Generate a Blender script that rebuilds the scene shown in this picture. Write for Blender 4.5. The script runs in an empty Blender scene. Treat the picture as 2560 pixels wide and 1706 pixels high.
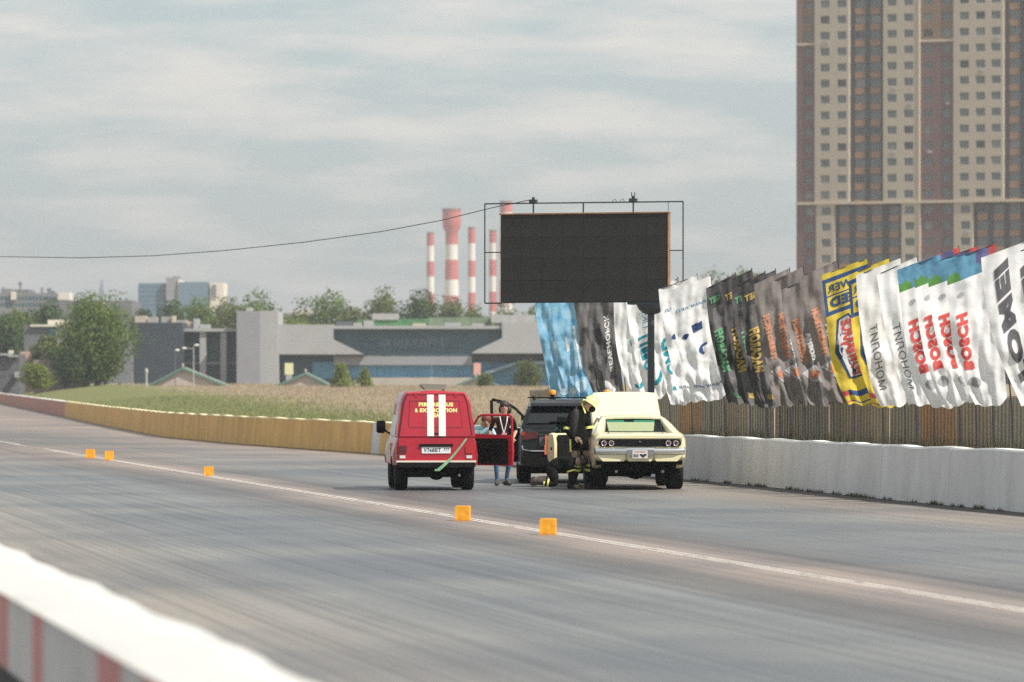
import bpy, bmesh, math, random
import numpy as np
from mathutils import Vector, Matrix, Euler, noise
R = math.radians
random.seed(7)
rng = np.random.default_rng(7)
SC = bpy.context.scene
COL = SC.collection

# ------------------------------------------------------------------ camera, sky, sun, exposure
HAZE = 0.00021
F = 11500.0          # focal length in photo pixels (2560 wide)
CH = 2.15            # eye height
cam_d = bpy.data.cameras.new("camera")
cam = bpy.data.objects.new("camera", cam_d)
COL.objects.link(cam)
SC.camera = cam
cam.location = (0, 0, CH)
cam.rotation_euler = (R(90), 0, 0)
cam_d.sensor_width = 36.0
cam_d.lens = F / 2560 * 36
cam_d.shift_y = 102 / 2560
cam_d.clip_start = 0.5
cam_d.clip_end = 20000
cam_d.dof.use_dof = True
cam_d.dof.focus_distance = 94
cam_d.dof.aperture_fstop = cam_d.lens / 1000 / 0.062
SC.view_settings.view_transform = 'Standard'
SC.view_settings.look = 'None'
SC.view_settings.exposure = 0.56
SC.view_settings.gamma = 1.0
SC.view_settings.use_curve_mapping = False
SC.cycles.use_denoising = False
SC.cycles.max_bounces = 8
SC.cycles.transparent_max_bounces = 12
SC.cycles.volume_bounces = 0

SUN_EL, SUN_AZ = R(50), R(30)   # azimuth: turned from +X (right) towards the camera
sdir = Vector((math.cos(SUN_EL) * math.cos(SUN_AZ), -math.cos(SUN_EL) * math.sin(SUN_AZ), math.sin(SUN_EL)))
sun_d = bpy.data.lights.new("sun", 'SUN')
sun_d.energy = 4.2
sun_d.angle = R(0.6)
sun_d.color = (1.0, 0.94, 0.86)
sun = bpy.data.objects.new("sun", sun_d)
COL.objects.link(sun)
sun.rotation_euler = sdir.to_track_quat('Z', 'Y').to_euler()
sun.location = (60, -30, 90)

W = bpy.data.worlds.new("World")
SC.world = W
W.use_nodes = True
nt = W.node_tree
for n in list(nt.nodes):
    nt.nodes.remove(n)
def wn(t, **k):
    n = nt.nodes.new(t)
    for a, b in k.items():
        setattr(n, a, b)
    return n
out = wn('ShaderNodeOutputWorld'); bg = wn('ShaderNodeBackground')
sky = wn('ShaderNodeTexSky', sky_type='NISHITA')
sky.sun_disc = False
sky.sun_elevation = SUN_EL
sky.sun_rotation = math.atan2(sdir.x, sdir.y)
sky.altitude = 150
sky.air_density = 1.0
sky.dust_density = 2.0
sky.ozone_density = 1.6
tc = wn('ShaderNodeTexCoord')
mp = wn('ShaderNodeMapping'); mp.inputs['Scale'].default_value = (15, 15, 74)
mp.inputs['Location'].default_value = (1.3, 0.2, 0.6)
nz = wn('ShaderNodeTexNoise'); nz.inputs['Scale'].default_value = 1.6; nz.inputs['Detail'].default_value = 4; nz.inputs['Roughness'].default_value = 0.5
rp = wn('ShaderNodeValToRGB')
rp.color_ramp.elements[0].position = 0.40; rp.color_ramp.elements[1].position = 0.68
mp2 = wn('ShaderNodeMapping'); mp2.inputs['Scale'].default_value = (2.5, 2.5, 9)
nz2 = wn('ShaderNodeTexNoise'); nz2.inputs['Scale'].default_value = 1.0; nz2.inputs['Detail'].default_value = 3
mulc = wn('ShaderNodeMath', operation='MULTIPLY_ADD'); mulc.inputs[1].default_value = 0.72; mulc.inputs[2].default_value = 0.08
mix = wn('ShaderNodeMixRGB', blend_type='MIX')
mix.inputs['Color2'].default_value = (6.1, 5.75, 5.3, 1)      # thin warm cloud
veil = wn('ShaderNodeMixRGB', blend_type='MIX'); veil.inputs['Fac'].default_value = 0.62
veil.inputs['Color2'].default_value = (3.5, 4.2, 4.35, 1)      # pale blue-grey veil over the whole sky
L = nt.links.new
L(tc.outputs['Generated'], mp.inputs['Vector']); L(mp.outputs[0], nz.inputs['Vector'])
L(nz.outputs['Fac'], rp.inputs['Fac']); L(rp.outputs['Color'], mulc.inputs[0])
L(sky.outputs[0], veil.inputs['Color1']); L(veil.outputs[0], mix.inputs['Color1'])
L(mulc.outputs[0], mix.inputs['Fac']); L(mix.outputs[0], bg.inputs['Color'])
bg.inputs['Strength'].default_value = 0.10
L(bg.outputs[0], out.inputs['Surface'])

# ------------------------------------------------------------------ helpers
def P(u, v, Y):
    """world point seen at photo pixel (u, v) at distance Y"""
    return Vector(((u - 1280) * Y / F, Y, CH - (v - 955) * Y / F))
def GY(v):
    return CH * F / (v - 955)

_m = {}
def mat(name, col, rough=0.6, var=0.0, vs=1.0, detail=4, bump=0.0, bs=None, metal=0.0, coat=0.0, spec=0.5,
        stretch=None, col2=None, trans=0.0, thr=None, tl=0.0, rvar=0.0, coords='Object'):
    if name in _m:
        return _m[name]
    m = bpy.data.materials.new(name); m.use_nodes = True
    t = m.node_tree; b = t.nodes['Principled BSDF']; b0 = b
    b.inputs['Base Color'].default_value = (*col, 1)
    b.inputs['Roughness'].default_value = rough
    b.inputs['Metallic'].default_value = metal
    b.inputs['Coat Weight'].default_value = coat
    b.inputs['Coat Roughness'].default_value = 0.06
    b.inputs['Specular IOR Level'].default_value = spec
    if var > 0 or col2 or bump > 0:
        c = t.nodes.new('ShaderNodeTexCoord'); mp = t.nodes.new('ShaderNodeMapping')
        t.links.new(c.outputs[coords], mp.inputs['Vector'])
        if stretch: mp.inputs['Scale'].default_value = stretch
        n = t.nodes.new('ShaderNodeTexNoise'); n.inputs['Scale'].default_value = vs
        n.inputs['Detail'].default_value = detail; n.inputs['Roughness'].default_value = 0.6
        t.links.new(mp.outputs[0], n.inputs['Vector'])
        r = t.nodes.new('ShaderNodeValToRGB')
        lo, hi = thr or (0.3, 0.7)
        r.color_ramp.elements[0].position = lo; r.color_ramp.elements[1].position = hi
        c2 = col2 or tuple(x * (1 - var) for x in col)
        c1 = col if col2 else tuple(min(1, x * (1 + var)) for x in col)
        r.color_ramp.elements[0].color = (*c2, 1); r.color_ramp.elements[1].color = (*c1, 1)
        t.links.new(n.outputs['Fac'], r.inputs['Fac']); t.links.new(r.outputs['Color'], b.inputs['Base Color'])
        if rvar:
            ma = t.nodes.new('ShaderNodeMath'); ma.operation = 'MULTIPLY_ADD'
            ma.inputs[1].default_value = rvar; ma.inputs[2].default_value = rough - rvar * .5
            t.links.new(n.outputs['Fac'], ma.inputs[0]); t.links.new(ma.outputs[0], b.inputs['Roughness'])
        if bump > 0:
            n2 = t.nodes.new('ShaderNodeTexNoise'); n2.inputs['Scale'].default_value = bs or vs * 6
            n2.inputs['Detail'].default_value = 3
            t.links.new(mp.outputs[0], n2.inputs['Vector'])
            bp = t.nodes.new('ShaderNodeBump'); bp.inputs['Strength'].default_value = bump; bp.inputs['Distance'].default_value = 0.05
            t.links.new(n2.outputs['Fac'], bp.inputs['Height']); t.links.new(bp.outputs[0], b.inputs['Normal'])
    if tl > 0:
        tr = t.nodes.new('ShaderNodeBsdfTranslucent'); mx = t.nodes.new('ShaderNodeMixShader'); mx.inputs[0].default_value = tl
        src = b.inputs['Base Color']
        if src.is_linked: t.links.new(src.links[0].from_socket, tr.inputs['Color'])
        else: tr.inputs['Color'].default_value = (*col, 1)
        t.links.new(b.outputs[0], mx.inputs[1]); t.links.new(tr.outputs[0], mx.inputs[2])
        t.links.new(mx.outputs[0], t.nodes['Material Output'].inputs['Surface'])
    if trans > 0:   # thin clear or tinted pane
        tp = t.nodes.new('ShaderNodeBsdfTransparent'); tp.inputs['Color'].default_value = (*col, 1)
        gl = t.nodes.new('ShaderNodeBsdfGlossy'); gl.inputs['Roughness'].default_value = 0.03
        fw = t.nodes.new('ShaderNodeLayerWeight'); fw.inputs['Blend'].default_value = .35; fp_ = t.nodes.new('ShaderNodeMath'); fp_.operation = 'POWER'; fp_.inputs[1].default_value = 5; t.links.new(fw.outputs['Facing'], fp_.inputs[0]); fr = t.nodes.new('ShaderNodeMath'); fr.operation = 'MULTIPLY_ADD'; fr.inputs[1].default_value = .35; fr.inputs[2].default_value = .04; t.links.new(fp_.outputs[0], fr.inputs[0])
        mx = t.nodes.new('ShaderNodeMixShader')
        t.links.new(fr.outputs[0], mx.inputs[0]); t.links.new(tp.outputs[0], mx.inputs[1]); t.links.new(gl.outputs[0], mx.inputs[2])
        t.links.new(mx.outputs[0], t.nodes['Material Output'].inputs['Surface'])
    _m[name] = m
    return m

class MB:
    """collects simple shapes, then links them as one mesh object"""
    def __init__(s):
        s.v = []; s.f = []; s.mi = []; s.cur = 0
    def add(s, vs, fs):
        o = len(s.v)
        s.v += [tuple(v) for v in vs]
        s.f += [tuple(i + o for i in f) for f in fs]
        s.mi += [s.cur] * len(fs)
        return s
    def box(s, x0, x1, y0, y1, z0, z1, M=None):
        vs = [Vector((x, y, z)) for z in (z0, z1) for y in (y0, y1) for x in (x0, x1)]
        if M: vs = [M @ v for v in vs]
        return s.add(vs, [(0, 2, 3, 1), (4, 5, 7, 6), (0, 1, 5, 4), (2, 6, 7, 3), (0, 4, 6, 2), (1, 3, 7, 5)])
    def bbox(s, x0, x1, y0, y1, z0, z1, b=0.02, M=None):
        """box with chamfered long edges (chamfer b) along y"""
        pts = [(x0 + b, z0), (x1 - b, z0), (x1, z0 + b), (x1, z1 - b), (x1 - b, z1), (x0 + b, z1), (x0, z1 - b), (x0, z0 + b)]
        return s.prism_y(pts, y0, y1, M)
    def prism_y(s, pts, y0, y1, M=None):
        n = len(pts)
        vs = [Vector((x, y0, z)) for x, z in pts] + [Vector((x, y1, z)) for x, z in pts]
        if M: vs = [M @ v for v in vs]
        return s.add(vs, [tuple(range(n)), tuple(range(2 * n - 1, n - 1, -1))] + [(i, i + n, (i + 1) % n + n, (i + 1) % n) for i in range(n)])
    def prism_x(s, pts, x0, x1, M=None):
        n = len(pts)
        vs = [Vector((x0, y, z)) for y, z in pts] + [Vector((x1, y, z)) for y, z in pts]
        if M: vs = [M @ v for v in vs]
        return s.add(vs, [tuple(range(n - 1, -1, -1)), tuple(range(n, 2 * n))] + [(i, (i + 1) % n, (i + 1) % n + n, i + n) for i in range(n)])
    def prism_z(s, pts, z0, z1, M=None):
        n = len(pts)
        vs = [Vector((x, y, z0)) for x, y in pts] + [Vector((x, y, z1)) for x, y in pts]
        if M: vs = [M @ v for v in vs]
        return s.add(vs, [tuple(range(n - 1, -1, -1)), tuple(range(n, 2 * n))] + [(i, (i + 1) % n, (i + 1) % n + n, i + n) for i in range(n)])
    def tube(s, pts, r, n=8, cap=True):
        pts = [Vector(p) for p in pts]
        rs = r if isinstance(r, (list, tuple)) else [r] * len(pts)
        o = []; prev = None
        for i, p in enumerate(pts):
            d = (pts[min(i + 1, len(pts) - 1)] - pts[max(i - 1, 0)])
            if d.length < 1e-9: d = Vector((0, 0, 1))
            d.normalize()
            a = prev if prev is not None else (Vector((0, 0, 1)) if abs(d.z) < .9 else Vector((1, 0, 0)))
            x = a - d * a.dot(d)
            if x.length < 1e-6: x = Vector((1, 0, 0)) - d * d.x
            x.normalize(); prev = x
            y = d.cross(x)
            for k in range(n):
                an = 2 * math.pi * k / n
                o.append(p + (x * math.cos(an) + y * math.sin(an)) * rs[i])
        fs = []
        for i in range(len(pts) - 1):
            for k in range(n):
                a, b = i * n + k, i * n + (k + 1) % n
                fs.append((a, b, b + n, a + n))
        if cap:
            fs.append(tuple(range(n - 1, -1, -1))); q = (len(pts) - 1) * n
            fs.append(tuple(range(q, q + n)))
        return s.add(o, fs)
    def lathe(s, prof, c=(0, 0, 0), axis='z', n=20):
        c = Vector(c); o = []
        for r, h in prof:
            for k in range(n):
                a = 2 * math.pi * k / n; p, q = r * math.cos(a), r * math.sin(a)
                o.append(c + (Vector((p, q, h)) if axis == 'z' else Vector((h, p, q)) if axis == 'x' else Vector((q, h, p))))
        fs = []
        for i in range(len(prof) - 1):
            for k in range(n):
                a, b = i * n + k, i * n + (k + 1) % n
                fs.append((a, b, b + n, a + n))
        if prof[0][0] > 1e-4: fs.append(tuple(range(n - 1, -1, -1)))
        if prof[-1][0] > 1e-4:
            q = (len(prof) - 1) * n; fs.append(tuple(range(q, q + n)))
        return s.add(o, fs)
    def loft(s, rings, closed=True, cap=True):
        n = len(rings[0]); o = [p for r in rings for p in r]; fs = []
        for i in range(len(rings) - 1):
            for k in range(n if closed else n - 1):
                a, b = i * n + k, i * n + (k + 1) % n
                fs.append((a, b, b + n, a + n))
        if cap:
            fs.append(tuple(range(n - 1, -1, -1))); q = (len(rings) - 1) * n
            fs.append(tuple(range(q, q + n)))
        return s.add(o, fs)
    def sphere(s, c, r, n=12, m=8, sc=(1, 1, 1)):
        prof = [(max(1e-5, math.sin(math.pi * i / m)), -math.cos(math.pi * i / m)) for i in range(m + 1)]
        o = []
        for pr, h in prof:
            for k in range(n):
                a = 2 * math.pi * k / n
                o.append((c[0] + r * sc[0] * pr * math.cos(a), c[1] + r * sc[1] * pr * math.sin(a), c[2] + r * sc[2] * h))
        fs = [(i * n + k, i * n + (k + 1) % n, (i + 1) * n + (k + 1) % n, (i + 1) * n + k) for i in range(m) for k in range(n)]
        return s.add(o, fs)
    def build(s, name, mats, parent=None, smooth=None, origin=None, kind=None):
        me = bpy.data.meshes.new(name)
        vs = s.v
        if origin is not None:
            vs = [(v[0] - origin[0], v[1] - origin[1], v[2] - origin[2]) for v in vs]
        me.from_pydata(vs, [], s.f)
        for m in (mats if isinstance(mats, (list, tuple)) else [mats]): me.materials.append(m)
        if any(s.mi): me.polygons.foreach_set('material_index', s.mi)
        bm = bmesh.new(); bm.from_mesh(me)
        bmesh.ops.recalc_face_normals(bm, faces=bm.faces); bm.to_mesh(me); bm.free()
        if smooth is not None:
            me.polygons.foreach_set('use_smooth', [True] * len(me.polygons))
            me.set_sharp_from_angle(angle=R(smooth))
        me.update()
        return link(name, me, parent, origin, kind)

def link(name, me, parent=None, origin=None, kind=None):
    o = bpy.data.objects.new(name, me); COL.objects.link(o)
    if origin is not None: o.location = origin
    if parent is not None: o.parent = parent
    if kind: o['kind'] = kind
    return o
def thing(name, label, cat, loc=(0, 0, 0), rz=0, group=None):
    o = bpy.data.objects.new(name, None); COL.objects.link(o)
    o.empty_display_size = 0.2
    o.location = loc; o.rotation_euler = (0, 0, rz)
    return tag(o, label, cat, group)
def tag(o, label, cat, group=None):
    o['label'] = label; o['category'] = cat
    if group: o['group'] = group
    return o

_tc = {}
def text_geo(s, bold=0.0, size=1.0, maxedge=None):
    """flat text as (verts2d, faces), centred on its middle, baseline height normalised to cap height = size"""
    key = (s, bold, maxedge)
    if key not in _tc:
        cu = bpy.data.curves.new("text", 'FONT'); cu.body = s; cu.size = 1; cu.align_x = 'CENTER'
        cu.resolution_u = 3; cu.offset = bold; cu.space_character = 1.0 + bold * 2
        ob = bpy.data.objects.new("text", cu); COL.objects.link(ob)
        dg = bpy.context.evaluated_depsgraph_get(); dg.update()
        me = bpy.data.meshes.new_from_object(ob.evaluated_get(dg))
        bm = bmesh.new(); bm.from_mesh(me)
        bmesh.ops.remove_doubles(bm, verts=bm.verts, dist=0.002)
        bmesh.ops.triangulate(bm, faces=bm.faces)
        if maxedge:
            for _ in range(3):
                e = [x for x in bm.edges if x.calc_length() > maxedge]
                if not e: break
                bmesh.ops.subdivide_edges(bm, edges=e, cuts=1)
                bmesh.ops.triangulate(bm, faces=bm.faces)
        vs = [(v.co.x, v.co.y) for v in bm.verts]; bm.verts.index_update()
        fs = [tuple(v.index for v in f.verts) for f in bm.faces]
        bm.free(); bpy.data.meshes.remove(me); bpy.data.objects.remove(ob); bpy.data.curves.remove(cu)
        xs = [a for a, _ in vs]; ys = [b for _, b in vs]
        cx, y0, h = (min(xs) + max(xs)) / 2, min(ys), max(ys) - min(ys)
        _tc[key] = ([((a - cx) / h, (b - y0) / h - .5) for a, b in vs], fs, (max(xs) - min(xs)) / h)
    vs, fs, wd = _tc[key]
    return [(a * size, b * size) for a, b in vs], fs, wd * size
def text_part(s, name, m, parent, centre, size, width=None, right=(1, 0, 0), up=(0, 0, 1), bold=0.02):
    vs, fs, wd = text_geo(s, bold, size)
    k = (width / wd) if width else 1
    c = Vector(centre); r = Vector(right); u = Vector(up)
    return MB().add([c + r * a * k + u * b for a, b in vs], fs).build(name, m, parent)
# ------------------------------------------------------------------ materials of the setting
WALLP = [(-20, 26.0, 1.0), (50, 13.1, 1.0), (75.2, 8.37, 1.03), (82.4, 7.05, 1.0), (91.6, 5.55, .985), (96.2, 4.75, .985), (100.1, 3.95, .985),
         (118, .1, .97), (137, -4.04, .945), (159.5, -9.6, .96), (180, -13.7, .955), (230, -20.6, .95), (281, -27.3, .95), (450, -50, 1.02), (700, -83, 1.02)]
def wallx(Y):
    for (a, xa, ha), (b, xb, hb) in zip(WALLP, WALLP[1:]):
        if Y <= b or b == 700:
            t = (Y - a) / (b - a)
            return xa + (xb - xa) * t, ha + (hb - ha) * min(1, t)
def sst(x, a, b):
    t = min(1, max(0, (x - a) / (b - a))); return t * t * (3 - 2 * t)
def terr(X, Y):
    wx = wallx(Y)[0]
    d = X - wx
    z = -.05
    if d > .2: z = .02
    rise = 1.62 * sst(Y, 180, 640) * sst(d, 2, 16)
    rise += .25 * math.sin(X * .045 + 1) * math.sin(Y * .017) * sst(Y, 180, 400) * sst(d, 4, 30)
    return z + rise

def track_mat():
    m = bpy.data.materials.new("asphalt_track"); m.use_nodes = True
    t = m.node_tree; b = t.nodes['Principled BSDF']; N = t.nodes.new; K = t.links.new
    g = N('ShaderNodeNewGeometry'); s = N('ShaderNodeSeparateXYZ'); K(g.outputs['Position'], s.inputs[0])
    w = N('ShaderNodeMath'); w.operation = 'MULTIPLY_ADD'; w.inputs[1].default_value = .19
    K(s.outputs['Y'], w.inputs[0]); K(s.outputs['X'], w.inputs[2])          # position across the track
    cb = N('ShaderNodeCombineXYZ'); ys = N('ShaderNodeMath'); ys.operation = 'MULTIPLY'; ys.inputs[1].default_value = .010
    K(s.outputs['Y'], ys.inputs[0]); K(w.outputs[0], cb.inputs['X']); K(ys.outputs[0], cb.inputs['Y'])
    n1 = N('ShaderNodeTexNoise'); n1.inputs['Scale'].default_value = 2.6; n1.inputs['Detail'].default_value = 7; n1.inputs['Roughness'].default_value = .62
    K(cb.outputs[0], n1.inputs['Vector'])
    # lanes: the ramp goes over w = 2 .. 24
    mr = N('ShaderNodeMapRange'); mr.inputs['From Min'].default_value = 2; mr.inputs['From Max'].default_value = 24
    wob = N('ShaderNodeMath'); wob.operation = 'MULTIPLY_ADD'; wob.inputs[1].default_value = 1.6
    K(n1.outputs['Fac'], wob.inputs[0]); K(w.outputs[0], wob.inputs[2])
    sb = N('ShaderNodeMath'); sb.operation = 'SUBTRACT'; sb.inputs[1].default_value = .8
    K(wob.outputs[0], sb.inputs[0]); K(sb.outputs[0], mr.inputs['Value'])
    cr = N('ShaderNodeValToRGB'); K(mr.outputs[0], cr.inputs['Fac'])
    tan = (.195, .175, .155, 1); blu = (.140, .148, .151, 1); dk = (.095, .088, .084, 1); tn2 = (.245, .20, .175, 1)
    stops = [(2, tan), (5.5, (.2, .185, .165, 1)), (7.5, blu), (10.4, blu), (11.7, dk), (12.6, tn2), (13.4, tn2), (14.1, dk), (15.4, blu), (19.0, blu), (20.6, tan), (22.3, tan)]
    e = cr.color_ramp.elements
    e[0].position = 0; e[0].color = stops[0][1]; e[1].position = 1; e[1].color = (.10, .09, .08, 1)
    for x, c in stops[1:]:
        q = e.new((x - 2) / 22); q.color = c
    # shutdown area farther away: browner
    far = N('ShaderNodeMapRange'); far.inputs['From Min'].default_value = 105; far.inputs['From Max'].default_value = 150; K(s.outputs['Y'], far.inputs['Value'])
    fm = N('ShaderNodeMath'); fm.operation = 'MULTIPLY'; fm.inputs[1].default_value = .75; K(far.outputs[0], fm.inputs[0])
    m1 = N('ShaderNodeMixRGB'); m1.inputs['Color2'].default_value = (.25, .19, .155, 1); K(fm.outputs[0], m1.inputs['Fac']); K(cr.outputs[0], m1.inputs['Color1'])
    # streaks of rubber along the track
    n2 = N('ShaderNodeTexNoise'); n2.inputs['Scale'].default_value = 9; n2.inputs['Detail'].default_value = 6; n2.inputs['Roughness'].default_value = .78
    cb2 = N('ShaderNodeCombineXYZ'); ys2 = N('ShaderNodeMath'); ys2.operation = 'MULTIPLY'; ys2.inputs[1].default_value = .0035
    K(s.outputs['Y'], ys2.inputs[0]); K(w.outputs[0], cb2.inputs['X']); K(ys2.outputs[0], cb2.inputs['Y']); K(cb2.outputs[0], n2.inputs['Vector'])
    r2 = N('ShaderNodeValToRGB'); r2.color_ramp.elements[0].position = .36; r2.color_ramp.elements[0].color = (.62, .62, .64, 1)
    r2.color_ramp.elements[1].position = .56; r2.color_ramp.elements[1].color = (1.12, 1.11, 1.1, 1); K(n2.outputs['Fac'], r2.inputs['Fac'])
    m2 = N('ShaderNodeMixRGB'); m2.blend_type = 'MULTIPLY'; m2.inputs['Fac'].default_value = 1; K(m1.outputs[0], m2.inputs['Color1']); K(r2.outputs[0], m2.inputs['Color2'])
    # a dark patch of fresh rubber swirls at the far left, and broad uneven tone
    n3 = N('ShaderNodeTexNoise'); n3.inputs['Scale'].default_value = .16; n3.inputs['Detail'].default_value = 4; K(g.outputs['Position'], n3.inputs['Vector'])
    r3 = N('ShaderNodeValToRGB'); r3.color_ramp.elements[0].position = .36; r3.color_ramp.elements[0].color = (.68, .70, .74, 1)
    r3.color_ramp.elements[1].position = .62; r3.color_ramp.elements[1].color = (1.08, 1.05, 1, 1); K(n3.outputs['Fac'], r3.inputs['Fac'])
    m3 = N('ShaderNodeMixRGB'); m3.blend_type = 'MULTIPLY'; m3.inputs['Fac'].default_value = 1; K(m2.outputs[0], m3.inputs['Color1']); K(r3.outputs[0], m3.inputs['Color2'])
    # patch of fresh rubber swirls far down the left lane
    def mrn(src, a, c, lo=0., hi=1.):
        q = N('ShaderNodeMapRange'); q.inputs['From Min'].default_value = a; q.inputs['From Max'].default_value = c; q.inputs['To Min'].default_value = lo; q.inputs['To Max'].default_value = hi; K(src, q.inputs['Value']); return q.outputs[0]
    def mul(p, q):
        k = N('ShaderNodeMath'); k.operation = 'MULTIPLY'; K(p, k.inputs[0]); K(q, k.inputs[1]); return k.outputs[0]
    yn = N('ShaderNodeMath'); yn.operation = 'MULTIPLY_ADD'; yn.inputs[1].default_value = 30; K(n1.outputs['Fac'], yn.inputs[0]); K(s.outputs['Y'], yn.inputs[2])
    pf = mul(mul(mrn(yn.outputs[0], 150, 172), mrn(yn.outputs[0], 205, 240, 1., 0.)), mul(mrn(w.outputs[0], 16, 20, 1., 0.), mrn(n2.outputs['Fac'], .3, .6, 1., .35)))
    mp_ = N('ShaderNodeMixRGB'); mp_.inputs['Color2'].default_value = (.055, .065, .062, 1); K(pf, mp_.inputs['Fac']); K(m3.outputs[0], mp_.inputs['Color1'])
    m3 = mp_
    # grain of the aggregate
    n4 = N('ShaderNodeTexNoise'); n4.inputs['Scale'].default_value = 26; n4.inputs['Detail'].default_value = 3; K(g.outputs['Position'], n4.inputs['Vector'])
    r4 = N('ShaderNodeValToRGB'); r4.color_ramp.elements[0].position = .25; r4.color_ramp.elements[0].color = (.7, .7, .7, 1)
    r4.color_ramp.elements[1].position = .75; r4.color_ramp.elements[1].color = (1.3, 1.3, 1.3, 1); K(n4.outputs['Fac'], r4.inputs['Fac'])
    m4 = N('ShaderNodeMixRGB'); m4.blend_type = 'MULTIPLY'; m4.inputs['Fac'].default_value = 1; K(m3.outputs[0], m4.inputs['Color1']); K(r4.outputs[0], m4.inputs['Color2'])
    K(m4.outputs[0], b.inputs['Base Color'])
    rr = N('ShaderNodeMapRange'); rr.inputs['To Min'].default_value = .30; rr.inputs['To Max'].default_value = .62; K(n1.outputs['Fac'], rr.inputs['Value']); K(rr.outputs[0], b.inputs['Roughness'])
    bp = N('ShaderNodeBump'); bp.inputs['Strength'].default_value = .25; bp.inputs['Distance'].default_value = .02; K(n4.outputs['Fac'], bp.inputs['Height']); K(bp.outputs[0], b.inputs['Normal'])
    b.inputs['Specular IOR Level'].default_value = .42
    return m

def field_mat():
    m = bpy.data.materials.new("field_grass"); m.use_nodes = True
    t = m.node_tree; b = t.nodes['Principled BSDF']; N = t.nodes.new; K = t.links.new
    b.inputs['Roughness'].default_value = .95; b.inputs['Specular IOR Level'].default_value = .1
    g = N('ShaderNodeNewGeometry'); s = N('ShaderNodeSeparateXYZ'); K(g.outputs['Position'], s.inputs[0])
    # dry grass far off and to the right, green nearer and to the left
    a = N('ShaderNodeMath'); a.operation = 'MULTIPLY_ADD'; a.inputs[1].default_value = 8; K(s.outputs['X'], a.inputs[0]); K(s.outputs['Y'], a.inputs[2])
    n = N('ShaderNodeTexNoise'); n.inputs['Scale'].default_value = .05; n.inputs['Detail'].default_value = 6; K(g.outputs['Position'], n.inputs['Vector'])
    a2 = N('ShaderNodeMath'); a2.operation = 'MULTIPLY_ADD'; a2.inputs[1].default_value = 150; K(n.outputs['Fac'], a2.inputs[0]); K(a.outputs[0], a2.inputs[2])
    mr = N('ShaderNodeMapRange'); mr.inputs['From Min'].default_value = 272; mr.inputs['From Max'].default_value = 335; K(a2.outputs[0], mr.inputs['Value'])
    n2 = N('ShaderNodeTexNoise'); n2.inputs['Scale'].default_value = 1.1; n2.inputs['Detail'].default_value = 6; n2.inputs['Roughness'].default_value = .7; K(g.outputs['Position'], n2.inputs['Vector'])
    def ramp(c0, c1):
        r = N('ShaderNodeValToRGB'); r.color_ramp.elements[0].position = .3; r.color_ramp.elements[1].position = .7
        r.color_ramp.elements[0].color = (*c0, 1); r.color_ramp.elements[1].color = (*c1, 1); K(n2.outputs['Fac'], r.inputs['Fac']); return r
    gr = ramp((.10, .115, .038), (.20, .195, .08)); dr = ramp((.215, .17, .11), (.32, .26, .175))
    mx = N('ShaderNodeMixRGB'); K(mr.outputs[0], mx.inputs['Fac']); K(gr.outputs[0], mx.inputs['Color1']); K(dr.outputs[0], mx.inputs['Color2'])
    K(mx.outputs[0], b.inputs['Base Color'])
    return m
M_track = track_mat(); M_field = field_mat()
M_line = mat("worn_line_paint", (.58, .54, .49), .7, col2=(.33, .285, .25), vs=3.5, detail=6, thr=(.3, .5), stretch=(1, .25, 1))
M_white = mat("white_painted_concrete", (.70, .69, .68), .8, col2=(.56, .545, .53), vs=1.3, detail=7, thr=(.28, .62), bump=.12, bs=14, stretch=(1, 1, .45))
M_yel = mat("yellow_painted_concrete", (.80, .50, .17), .8, col2=(.56, .34, .12), vs=1.2, detail=7, thr=(.3, .65), bump=.3, bs=10, stretch=(1, 1, .3))
M_red = mat("faded_red_concrete", (.55, .29, .23), .8, col2=(.42, .20, .165), vs=.8, detail=6, thr=(.3, .65))
M_cap = mat("painted_sunlit_wall_top", (.85, .84, .80), .8, var=.05, vs=2)  # paler than the faces: sunlight on the wall tops put into the colour
M_capy = mat("painted_sunlit_yellow_top", (.82, .70, .42), .8, var=.06, vs=2)

# ------------------------------------------------------------------ ground
ysl = [-40, -10, 20, 50, 75, 100, 120, 140, 160, 180, 200, 220, 240, 260, 280, 300, 330, 360, 400, 440, 480, 520, 560, 600, 650, 700, 800, 1000, 1400, 2200, 4000, 9000]
offs = [-4000, -1500, -500, -200, -60, -20, 0, .3, 1, 2, 4, 7, 11, 16, 23, 32, 45, 60, 80, 105, 135, 170, 220, 300, 450, 700, 1200, 2500, 5000]
b = MB(); vs = []
for y in ysl:
    wx = wallx(y)[0] if y <= 700 else wallx(700)[0] - (y - 700) * .13
    for o_ in offs:
        x = wx + o_
        z = terr(x, y) if y <= 700 else (1.64 if o_ > 16 else -.05 + 1.69 * sst(y, 700, 1000))
        vs.append((x, y, z))
nx = len(offs)
b.add(vs, [(j * nx + i, j * nx + i + 1, (j + 1) * nx + i + 1, (j + 1) * nx + i) for j in range(len(ysl) - 1) for i in range(nx - 1)])
b.build("ground", M_field, smooth=60, kind='structure')
b = MB(); vs = []
tys = [-40, 0, 30, 50, 75.2, 82.4, 91.6, 96.2, 100.1, 118, 137, 159.5, 180, 230, 281, 360, 450, 560, 700]
for y in tys:
    wx = wallx(y)[0]
    for x in (wx - 70, wx - 24, wx - 10, wx + .06):
        vs.append((x, y, 0.0))
b.add(vs, [(j * 4 + i, j * 4 + i + 1, (j + 1) * 4 + i + 1, (j + 1) * 4 + i) for j in range(len(tys) - 1) for i in range(3)])
b.build("race_track", M_track, kind='structure')
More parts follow.
